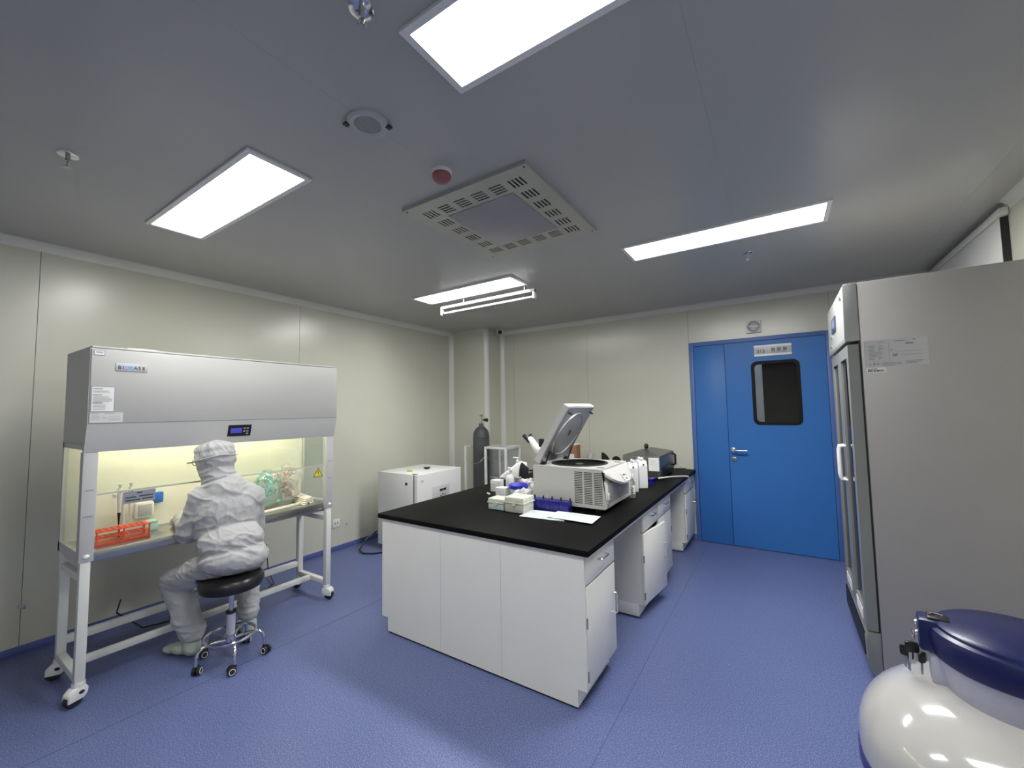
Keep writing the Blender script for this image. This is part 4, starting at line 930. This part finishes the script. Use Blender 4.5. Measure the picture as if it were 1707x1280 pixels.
# microscope
MXc = V((-1.86, 3.36, TW))
t = thing('microscope', 'white binocular microscope with black eyepieces half hidden by the centrifuge lid', 'microscope', MXc)
q = M(); q.prism([(-.13, 0), (.12, 0), (.13, .02), (.11, .045), (-.02, .05), (-.11, .04)], MXc+V((0, -.08, 0)), (1, 0, 0), (0, 0, 1), (0, .16, 0), .008); q.build('base', PLW, t)
q = M(); q.tube([MXc+V(p) for p in ((.09, 0, .04), (.11, 0, .14), (.10, 0, .24), (.05, 0, .32), (.0, 0, .345))], [.035, .032, .030, .030, .032], 14); q.build('arm', PLW, t)
q = M(); q.box(MXc+V((-.10, -.07, .155)), MXc+V((.04, .07, .168)), .003); q.build('stage', BLK, t)
q = M(); q.cyl(MXc+V((-.01, 0, .27)), MXc+V((-.01, 0, .32)), .035, n=20)
for k in range(3): a = k*2.1; q.cyl(MXc+V((-.01+.018*math.cos(a), .018*math.sin(a), .27)), MXc+V((-.01+.024*math.cos(a), .024*math.sin(a), .215)), .011, .008, n=12)
q.build('nosepiece', BLK, t)
q = M(); q.box(MXc+V((-.055, -.035, .315)), MXc+V((.04, .035, .37)), .012); e0 = MXc+V((-.04, 0, .35)); e1 = e0+V((-.075, 0, .085)); q.caps(e0, e1, .040, .034); q.build('head', PLW, t)
for s in (-1, 1):
    a = e1+V((s*.018, s*.024, 0)); q = M(); q.cyl(a-V((-.02, 0, .02)), a+V((-.02, 0, .022)), .015, n=16); q.cyl(a+V((-.02, 0, .022)), a+V((-.042, 0, .048)), .018, n=16, bev=.003); lab(q.build('eyepiece', BLK, t), 'black eyepiece')
q = M(); q.box(MXc+V((-.022, -.015, .375)), MXc+V((.018, .02, .45)), .003); lab(q.build('camera_port', BLK, t), 'black camera port')
for s in (-1, 1): q = M(); q.cyl(MXc+V((.10, s*.03, .09)), MXc+V((.10, s*.07, .09)), .024, n=20); q.build('focus_knob', BLK, t)
# white swept cover (second instrument) behind the bags
t = thing('instrument_stand', 'white swept instrument stand with a black arched opening behind the bags', 'instrument', (-1.95, 3.24, TW))
q = M(); q.prism([(-.16, .115), (-.08, .10), (-.05, .115), (.0, .10), (.06, .10), (.085, .17), (.09, .235), (.035, .25), (-.06, .19)], (-2.02, 3.19, TW), V((.83, .55, 0)), (0, 0, 1), V((-.55, .83, 0))*.07, .006); q.build('swept_body', PLW, t)
q = M(); q.prism([(.045, .245)] + [(.045-.03*math.sin(a)+.0, .245-.125*(1-math.cos(a))) for a in [k*PI/12 for k in range(1, 7)]] + [(.06, .118), (.10, .13), (.105, .19)], (-2.018, 3.186, TW), V((.83, .55, 0)), (0, 0, 1), V((-.55, .83, 0))*.01, .001); q.build('arched_opening', BLK, t)
q = M(); q.cyl((-1.99, 3.24, TW), (-1.99, 3.24, TW+.12), .03, n=16); q.build('post', BLK, t)

# box of tips, beaker and clips along the back wall behind the centrifuge
q = M(); q.box((-2.29, 4.86, TW), (-2.185, 4.98, 1.065), .004); cb2 = tag(q.build('cardboard_box', CARD), 'brown carton standing by the back wall behind the centrifuge lid', 'box')
q = M(); q.box((-2.292, 4.857, 1.062), (-2.183, 4.983, 1.075), .003); q.box((-2.29, 4.857, .90), (-2.22, 4.861, .95)); q.build('white_flap', PLW, cb2)
q = M(); q.prism([(0, 0), (.13, 0), (.13, .10), (.08, .22), (.03, .16)], (-2.38, 4.70, TW), (1, 0, 0), (0, 0, 1), (0, .03, 0), .003); tag(q.build('styrofoam_sheet', PLW), 'leaning white foam sheet left of the brown carton', 'sheet')
q = M(); q.cyl((-2.04, 4.95, TW), (-2.04, 4.95, .955), .04, n=24, bev=.004); q.cyl((-2.06, 4.95, .955), (-2.06, 4.95, .995), .012, n=12); q.cyl((-2.02, 4.95, .955), (-2.02, 4.95, .995), .012, n=12); q.box((-2.10, 4.93, .95), (-1.98, 4.97, .958)); tag(q.build('twin_neck_jar', PLG), 'small grey twin-necked jar by the back wall', 'jar')
t = thing('bench_shield', 'black curved shield sticking up behind the centrifuge', 'shield', (-1.63, 4.5, TW))
q = M(); q.prism([(0, 0), (0, .215)] + [(.12*math.sin(a), .215*math.cos(a)) for a in [k*PI/14 for k in range(1, 7)]] + [(.12, 0)], (-1.72, 4.5, TW+.01), (1, 0, 0), (0, 0, 1), (0, .01, 0)); q.build('blade', BLK, t)
q = M(); q.prism([(0, 0)] + [(.05-.05*math.cos(a), .13+.05*math.sin(a)) for a in [k*PI/8 for k in range(0, 9)]] + [(.10, 0)], (-1.60, 4.5, TW+.01), (1, 0, 0), (0, 0, 1), (0, .01, 0)); q.box((-1.72, 4.49, TW), (-1.5, 4.53, TW+.012)); q.build('blade', BLK, t)
# bottles, jugs right of centrifuge
t = thing('spray_flask', 'slim clear labelled bottle at the right end of the centrifuge', 'bottle', (-1.035, 3.36, TW))
x, y = -1.035, 3.36
q = M(); q.lathe((x, y, TW), [(0, 0), (.026, 0), (.028, .006), (.028, .10), (.022, .125), (.012, .14), (.012, .15), (0, .15)], 24); q.build('body', mat('clear bottle plastic', (.75, .77, .78), .12, trans=.75), t)
q = M(); q.cyl((x, y, TW+.148), (x, y, TW+.178), .014, n=16, bev=.002); q.cyl((x, y, TW+.178), (x, y, TW+.19), .009); q.build('cap', PLW, t)
q = M(); q.lathe((x, y, TW), [(.0285, .03), (.0288, .031), (.0288, .098), (.0285, .099)], 24); lb = q.build('label', PAPER, t)
fr = V((-x, -y, 0)).normalized(); rt = V((-fr.y, fr.x, 0)); o = V((x, y, TW))+fr*.0285-rt*.018
text('Cl', .026, o+V((0, 0, .068)), rt, UP, INK, t, bold=.0005, off=.0012); printlines(o, rt, UP, [(.006, .056, .02, .005), (.004, .038, .028, .006), (.02, .073, .012, .005)], INK, t)
def jug(x, y, rz, label):
    t = thing('jug', label, 'jug', (x, y, TW), rz, 'white plastic jugs by the steel bath')
    mx = MW[t.name]
    q = M(); q.prism([(-.055, 0), (.055, 0), (.06, .01), (.06, .20), (.045, .235), (.02, .25), (-.03, .25), (-.055, .225), (-.06, .20), (-.06, .01)], (0, -.04, 0), (1, 0, 0), (0, 0, 1), (0, .08, 0), .008); q.bm.transform(mx); q.build('body', PLT, t)
    q = M(); q.cyl((.02, 0, .248), (.02, 0, .272), .019, n=20, bev=.003); q.bm.transform(mx); q.build('cap', PLW, t)
    q = M(); q.tube([(-.01, 0, .25), (-.025, 0, .268), (-.05, 0, .262), (-.062, 0, .23), (-.062, 0, .18)], .008, 8); q.bm.transform(mx); q.build('grip', PLW, t)
    q = M(); q.box((.058, -.006, .205), (.0615, .008, .22), .001); q.bm.transform(mx); q.build('mark', INK, t)
jug(-1.10, 3.60, math.radians(-65), 'white plastic jug standing right behind the slim bottle')
jug(-1.085, 3.80, math.radians(-50), 'white plastic jug standing next to the steel water bath')
q = M()
for z in (.0, .045): q.box((-1.10, 3.98, TW+z), (-1.03, 4.10, TW+z+.006), .002)
for y in (3.985, 4.09): q.box((-1.10, y, TW), (-1.03, y+.006, TW+.05))
tag(q.build('tube_rack', BLUE), 'small navy blue tube rack between the jugs and the steel bath', 'rack')
# water bath
X0, X1, Y0, Y1, Z1 = -1.405, -1.03, 4.28, 4.93, 1.03
t = thing('water_bath', 'brushed steel water bath with gabled lid near the back wall', 'water bath', ((X0+X1)/2, (Y0+Y1)/2, TW))
q = M(); q.box((X0, Y0, TW+.012), (X1, Y1, Z1), .006); q.build('body', BATH, t)
ym = (Y0+Y1)/2; xm = (X0+X1)/2
q = M(); vs_ = [(X0, Y0), (X1, Y0), (X1, Y1), (X0, Y1)]; t2 = bmesh.new(); lo = [t2.verts.new((a, b, Z1+.002)) for a, b in vs_]; r0 = t2.verts.new((xm, Y0+.22, Z1+.055)); r1 = t2.verts.new((xm, Y1-.22, Z1+.055))
t2.faces.new((lo[0], lo[1], r0)); t2.faces.new((lo[1], lo[2], r1, r0)); t2.faces.new((lo[2], lo[3], r1)); t2.faces.new((lo[3], lo[0], r0, r1)); t2.faces.new(lo[::-1]); q._merge(t2); q.build('gabled_lid', BATH, t, ang=10)
q = M(); q.cyl((xm, ym-.1, Z1+.05), (xm, ym-.1, Z1+.065), .008); q.ell((xm, ym-.1, Z1+.080), (.023, .023, .030)); lab(q.build('knob', BLK, t), 'black lid knob')
q = M(); q.box((X0+.265, Y0-.003, TW+.085), (X1-.006, Y0+.001, Z1-.015)); nt2 = q.build('notice', PAPER, t)
printlines((X0+.27, Y0-.003, TW+.095), (1, 0, 0), UP, [(.01, .09, .06, .003), (.09, .10, .01, .008), (.01, .07, .09, .0015), (.01, .05, .08, .0015)], INKG, nt2, off=.0005)
q = M(); q.box((X1, Y0+.10, TW+.04), (X1+.012, Y1-.10, TW+.12), .004); q.build('control_box', BLK, t)
q = M(); q.tube([(X1+.0, Y1-.10, TW+.08), (X1+.035, Y1-.10, TW+.10), (X1+.035, Y1-.10, TW+.20), (X1, Y1-.10, TW+.215)], .012, 8); q.build('side_handle', BLK, t)
for x in (X0+.04, X1-.04):
    for y in (Y0+.04, Y1-.04): q = M(); q.cyl((x, y, TW), (x, y, TW+.014), .016); q.build('foot', BLKR, t)
q = M(); q.tube([(-1.04, 4.24, TW+.022), (-1.0, 4.25, TW+.03), (-.93, 4.42, TW+.022), (-.865, 4.55, TW+.012), (-.832, 4.62, TW+.002), (-.828, 4.66, TW-.06)], .007, 8); tag(q.build('drain_hose', PLW), 'white hose from the steel bath over the worktop edge', 'hose')
q = M(); q.tube([(-1.2, 5.0, TW+.006), (-1.1, 5.12, TW+.008), (-1.0, 5.16, TW+.012), (-.95, 5.165, TW+.02)], .006, 6); q.ell((-1.0, 5.15, TW+.015), (.02, .015, .012)); tag(q.build('power_cable', PLG), 'grey plugged cable at the back wall corner of the worktop', 'cable')

# ------------------------------------------------------------------ incubator
X0, X1, Y0, Y1, Z1 = -3.87, -3.31, 3.15, 3.86, .85
t = thing('incubator', 'white box incubator on the floor between clean bench and gas cylinder', 'incubator', ((X0+X1)/2, (Y0+Y1)/2, 0))
q = M(); q.box((X0, Y0, .05), (X1, Y1, Z1), .006); q.build('body', WSTEEL, t)
q = M(); q.box((X1+.001, Y0+.006, .06), (X1+.012, Y1-.006, Z1-.008)); q.build('door_gasket', BLK, t)
q = M(); q.box((X1+.012, Y0, .05), (X1+.065, Y1, Z1), .008, 3); dd = q.build('door', WSTEEL, t)
q = M(); q.box((X1+.064, Y0+.22, .52), (X1+.067, Y0+.50, .69), .001); pn = q.build('control_panel', mat('pale panel', (.60, .61, .60), .4), t)
q = M(); q.box((X1+.067, Y0+.34, .625), (X1+.070, Y0+.385, .65)); q.box((X1+.067, Y0+.395, .628), (X1+.070, Y0+.44, .653)); q.build('display', BLK, t)
q = M()
for a, b in ((.355, .575), (.385, .59), (.385, .56), (.42, .58)): q.cyl((X1+.066, Y0+a, b), (X1+.070, Y0+a, b), .008, n=12)
q.build('button', BLK, t)
q = M(); q.tube([(X1+.0665, Y0+.07+.014*math.cos(a), .775+.012*math.sin(a)) for a in [k*2*PI/16 for k in range(16)]], .002, 6, True); q.build('emblem', INKG, t)
q = M(); q.cyl((X1-.10, Y0+.002, .745), (X1-.10, Y0-.008, .745), .016, n=20); q.build('port_plug', BLK, t)
q = M(); q.box((X1-.03, Y0+.01, Z1-.001), (X1+.04, Y0+.035, Z1+.006), .002); q.build('hinge', INKG, t)
for x in (X0+.06, X1-.04):
    for y in (Y0+.06, Y1-.06): q = M(); q.cyl((x, y, 0), (x, y, .052), .022, n=16); q.build('foot', BLKR, t)
q = M(); q.lathe((-3.52, 3.30, Z1), [(0, .0), (.03, 0), (.034, .008), (.026, .016), (0, .018)], 24); tag(q.build('lime_cap', LIME), 'lime green plastic cap on top of the incubator', 'cap')
q = M(); q.lathe((-3.50, 3.55, Z1), [(0, 0), (.028, 0), (.042, .018), (.038, .02), (.026, .006), (0, .005)], 24); tag(q.build('small_dish', BLK), 'small black dish on top of the incubator', 'dish')
q = M(); q.tube([(-3.95, 3.2, .16), (-3.98, 3.08, .10), (-3.94, 2.96, .02), (-3.84, 2.93, .008), (-3.74, 2.98, .008), (-3.66, 3.10, .008)], .009, 8); tag(q.build('power_cable', BLK), 'thick black cable looping on the floor beside the incubator', 'cable')

# ------------------------------------------------------------------ gas cylinder and cage
gx, gy, gr = -3.475, 4.57, .114
t = thing('gas_cylinder', 'tall dark grey gas cylinder with brass valve in the far corner', 'gas cylinder', (gx, gy, 0))
q = M(); q.lathe((gx, gy, 0), [(0, .02), (gr*.85, 0), (gr, .03), (gr, 1.14), (gr*.985, 1.18), (gr*.93, 1.215), (gr*.82, 1.245), (gr*.66, 1.27), (gr*.46, 1.292), (gr*.33, 1.303), (0, 1.305)], 40); q.build('shell', GASC, t)
q = M(); q.lathe((gx, gy, 0), [(gr*1.004, 1.135), (gr*1.03, 1.138), (gr*1.03, 1.144), (gr*1.004, 1.147)], 40); q.build('shoulder_band', GASC, t)
q = M(); q.cyl((gx, gy, 1.30), (gx, gy, 1.345), .034, .028, n=20); q.build('neck_ring', GASC, t)
q = M(); q.cyl((gx, gy, 1.34), (gx, gy, 1.44), .015, n=16); q.box((gx-.018, gy-.016, 1.37), (gx+.018, gy+.016, 1.41), .003); q.cyl((gx-.03, gy, 1.395), (gx+.055, gy, 1.395), .009); q.build('valve', CHROME, t)
q = M(); q.cyl((gx, gy, 1.44), (gx, gy, 1.465), .020, .026, n=16, bev=.003); q.build('handwheel', STEEL, t)
q = M(); q.cyl((gx+.05, gy, 1.393), (gx+.105, gy, 1.39), .016, .026, n=16); lab(q.build('outlet_cap', BLK, t), 'black outlet cap')
t = thing('cylinder_rack', 'white two-bay square tube rack holding the gas cylinder', 'rack', (-3.3, 4.55, 0))
K = .028; ya, yb = 4.40, 4.73; xs = (-3.64, -3.30, -2.98); zt = 1.045
for x in xs:
    for y in (ya, yb):
        q = M(); q.box((x, y, 0), (x+K, y+K, zt), .002); q.build('post', LEGW, t)
    q = M(); q.box((x, ya+K, zt-K), (x+K, yb, zt), .002); q.build('top_bar', LEGW, t)
    q = M(); q.box((x, ya+K, .05), (x+K, yb, .05+K), .002); q.build('foot_bar', LEGW, t)
for a, b in zip(xs, xs[1:]):
    q = M(); q.box((a+K, yb, zt-K), (b, yb+K, zt), .002); q.build('top_bar', LEGW, t)
    q = M(); q.box((a+K, yb, .05), (b, yb+K, .05+K), .002); q.build('foot_bar', LEGW, t)
    q = M(); q.box((a+K, yb, .58), (b, yb+K, .60), .002); q.build('mid_bar', LEGW, t)
q = M(); q.box((xs[1]+K, ya, zt-K), (xs[2], ya+K, zt), .002); q.build('top_bar', LEGW, t)
q = M(); q.box((xs[0]+K, yb+.005, .6), (xs[2], yb+.012, zt-K), 0); q.build('back_sheet', mat('rack back sheet', (.40, .41, .40), .5), t)
def chain(a, b, sag, label):
    a, b = V(a), V(b); n = 26; q = M()
    for k in range(n):
        u = (k+.5)/n; p = a.lerp(b, u)-V((0, 0, sag*4*u*(1-u))); d = (b-a)/n*.75-V((0, 0, sag*4*(1-2*u)/n*.75)); s = d.normalized().orthogonal() if k % 2 else d.normalized().cross(d.normalized().orthogonal())
        q.tube([p+d*.55*math.cos(c)+s*.0045*math.sin(c) for c in [j*2*PI/8 for j in range(8)]], .0018, 4, True)
    o = tag(q.build('chain', STEEL), label, 'chain'); return o
chain((xs[0]+K, ya-.004, .90), (xs[1], ya-.004, .905), .085, 'steel chain sagging across the front of the gas cylinder')
chain((xs[1]+K, ya-.004, .93), (xs[2], ya-.004, .90), .05, 'steel chain sagging across the empty rack bay')

# ------------------------------------------------------------------ refrigerator on the right
X0, X1, Y0, Y1, ZT = .405, 1.165, 3.042, 3.90, 2.216
t = thing('refrigerator', 'tall grey double glass-door laboratory refrigerator at the right', 'refrigerator', ((X0+X1)/2, (Y0+Y1)/2, 0))
q = M(); q.box((X0, Y0, .03), (X1, Y1, ZT), .004); q.build('body', FRID, t)
q = M(); q.prism([(X0, 1.872), (X0-.055, 1.872), (X0-.105, 1.80), (X0-.112, 1.82), (X0-.075, ZT), (X0, ZT)], (0, Y0, 0), (1, 0, 0), (0, 0, 1), (0, Y1-Y0, 0), .004) if 0 else q
q = M(); q.prism([(X0-.002, 1.88), (X0-.055, 1.88), (X0-.068, 1.875), (X0-.072, 1.90), (X0-.066, ZT-.01), (X0-.058, ZT), (X0-.002, ZT)], (0, Y0, 0), (1, 0, 0), (0, 0, 1), (0, Y1-Y0, 0), .003); hdr = q.build('header', FRIDW, t)
q = M(); q.box((X0-.077, 3.40, 2.0), (X0-.068, 3.60, 2.10), .003); hp = q.build('display_panel', mat('slate display', (.05, .06, .12), .25), t)
q = M(); q.box((X0-.079, 3.43, 2.02), (X0-.0765, 3.55, 2.08), .001); q.build('display_glass', mat('display glass', (.20, .24, .36), .15), t)
q = M(); q.cyl((X0-.066, 3.12, 2.15), (X0-.076, 3.12, 2.15), .014, n=16); q.cyl((X0-.068, 3.66, 1.99), (X0-.076, 3.66, 1.99), .012, n=16); q.cyl((X0-.068, 3.70, 1.93), (X0-.076, 3.70, 1.93), .012, n=16); q.build('key_lock', STEEL, t)
ym = (Y0+Y1)/2
for a, b, s in ((Y0, ym-.003, 1), (ym+.003, Y1, -1)):
    q = M(); q.plate((X0-.060, a, .27), (0, 1, 0), (0, 0, 1), b-a, 1.59, [(.075, b-a-.075, .09, 1.52)], (.05, 0, 0)); d = q.build('door', FRIDD, t)
    q = M(); q.box((X0-.048, a+.07, .35), (X0-.040, b-.07, 1.80)); lab(q.build('door_glass', DGLASS, d), 'dark glass pane')
    q = M(); yy = b-.035 if s > 0 else a+.035; q.tube([(X0-.060, yy, 1.03), (X0-.088, yy, 1.035), (X0-.092, yy, 1.06), (X0-.092, yy, 1.22), (X0-.088, yy, 1.245), (X0-.060, yy, 1.25)], .009, 8); lab(q.build('handle', WSTEEL, d), 'white bar handle')
    q = M(); q.box((X0-.0625, a+.10, .285), (X0-.060, b-.10, .345)); lab(q.build('sticker', PAPER, d), 'white sticker')
q = M(); q.box((X0-.014, Y0+.012, .27), (X0, Y1-.012, 1.87)); q.build('door_gasket', BLKR, t)
q = M(); q.prism([(X0-.002, .03), (X0-.045, .03), (X0-.062, .10), (X0-.066, .22), (X0-.055, .262), (X0-.002, .262)], (0, Y0+.002, 0), (1, 0, 0), (0, 0, 1), (0, Y1-Y0-.004, 0), .003); kp = q.build('kick_panel', FRIDD, t)
q = M()
for k in range(46): y = Y0+.06+k*.0165; q.box((X0-.069, y, .11), (X0-.060, y+.009, .235))
g = q.build('grille_slots', BLK, kp)
for x in (X0+.08, X1-.08):
    for y in (Y0+.08, Y1-.08): q = M(); q.cyl((x, y, 0), (x, y, .035), .03, n=16); q.build('foot', BLKR, t)
q = M(); q.box((X0+.012, Y0-.0015, 1.722), (X0+.275, Y0+.001, 1.873)); st = q.build('rating_label', mat('rating label', (.50, .50, .50), .45), t)
rows = [(.02, 1.722-1.722+.118-k*.0075, random.uniform(.02, .04), .0028) for k in range(11)] + [(.06, .118-k*.0075, random.uniform(.01, .025), .0025) for k in range(11)]
rows += [(.06, .138, .03, .003), (.13, .137, .045, .004), (.205, .139, .01, .006), (.175, .118, .02, .010), (.195, .118, .012, .008), (.11, .095, .01, .003), (.11, .087, .01, .003), (.12, .055, .02, .014), (.15, .06, .09, .002), (.14, .08, .1, .0015),
         (.075, .020, .08, .003), (.075, .013, .08, .003), (.075, .006, .05, .003), (.17, .026, .07, .003), (.17, .019, .06, .003), (.17, .012, .05, .003), (.035, .012, .01, .010), (.02, .012, .006, .008), (.052, .012, .008, .009), (.105, .03, .0015, .10)]
printlines((X0+.012, Y0-.0015, 1.722), (1, 0, 0), UP, rows, INKG, st, off=.0004)
q = M(); q.box((X0+.015, Y0-.003, 1.692), (X0+.10, Y0+.001, 1.720)); st2 = q.build('serial_label', PAPER, t)
printlines((X0+.015, Y0-.003, 1.692), (1, 0, 0), UP, [(.008, .019, .04, .003)] + [(.008+k*.0062, .005, random.uniform(.002, .005), .010) for k in range(11)], INK, st2, off=.0004)

# ------------------------------------------------------------------ cryogenic dewar, front right
dx, dy = .49, 1.665
t = thing('cryogenic_dewar', 'glossy white cryogenic storage dewar with navy lid at the lower right', 'dewar', (dx, dy, 0))
Rd = .335
q = M(); prof = [(0, .04), (Rd*.92, .04), (Rd*.99, .06), (Rd, .09), (Rd, .52)] + [(.12+(Rd-.12)*math.cos(a), .535+.195*math.sin(a)) for a in [k*PI/2/12 for k in range(1, 13)]] + [(.09, .73), (.0, .73)]
q.lathe((dx, dy, 0), prof, 72); q.build('vessel', DEWW, t)
q = M(); q.lathe((dx, dy, 0), [(Rd+.0005, .452), (Rd+.003, .454), (Rd+.003, .492), (Rd+.0005, .494)], 72); lab(q.build('blue_band', mat('blue band', (.02, .025, .20), .4), t), 'dark blue band')
q = M(); q.lathe((dx, dy, 0), [(.128, .70), (.132, .705), (.150, .80), (.150, .815), (.0, .815)], 56); q.build('neck_collar', LAV, t)
q = M(); q.lathe((dx, dy, 0), [(.152, .808), (.158, .812), (.166, .84), (.168, .872), (.163, .884), (.152, .889), (.150, .896), (.140, .902), (.0, .905)], 64); lid_ = lab(q.build('lid', NAVY, t), 'navy blue lid')
az = math.atan2(-.55, -.83); az = math.radians(172)
mx = Matrix.Translation((dx, dy, 0)) @ Matrix.Rotation(az, 4, 'Z')
q = M(); q.box((.10, -.035, .812), (.185, .035, .90), .008); q.bm.transform(mx); q.build('hasp_housing', NAVY, t)
q = M(); q.box((.118, -.022, .899), (.165, .022, .906), .003); q.bm.transform(mx); q.build('hasp_cover', BLK, t)
q = M(); q.tube([(.13, -.01, .907), (.15, -.012, .909), (.16, 0, .909)], .003, 6); q.bm.transform(mx); q.build('lock_pin', CHROME, t)
for z in (.87, .84): q = M(); q.cyl((.184, -.022, z), (.190, -.022, z), .008); q.bm.transform(mx); q.build('rivet', CHROME, t)
q = M(); q.box((.10, -.03, .725), (.165, .03, .812), .012); q.bm.transform(mx); q.build('hasp_bracket', LAV, t)
# keys
t = thing('key_bunch', 'bunch of keys with black heads hanging from the dewar lock', 'keys', (dx-.2, dy-.05, .76))
kc = mx @ V((.195, -.015, .845))
q = M(); q.tube([kc+V((0, .014*math.cos(a), -.012+.014*math.sin(a))) for a in [k*2*PI/14 for k in range(14)]], .0014, 5, True); q.build('key_ring', STEEL, t)
for k, (ox, oy, tl) in enumerate(((-.012, -.012, .3), (.0, .006, -.1), (-.004, .022, .15), (-.02, .0, -.35), (.012, -.01, .9), (-.01, .012, -.8))):
    p = kc+V((ox, oy, -.03-.006*k)); r = V((math.cos(tl), math.sin(tl)*.8, 0)).normalized(); q = M()
    q.prism(rrect(-.012, .012, -.03, .0, .006, 3), p, r, (0, 0, 1), r.cross(V((0, 0, 1)))*.006, .001); kk = q.build('key_head', BLK, t)
    q = M(); q.prism([(-.004, -.062), (.002, -.065), (.004, -.03), (-.004, -.03)], p, r, (0, 0, 1), r.cross(V((0, 0, 1)))*.002); q.build('key_blade', STEEL, kk)
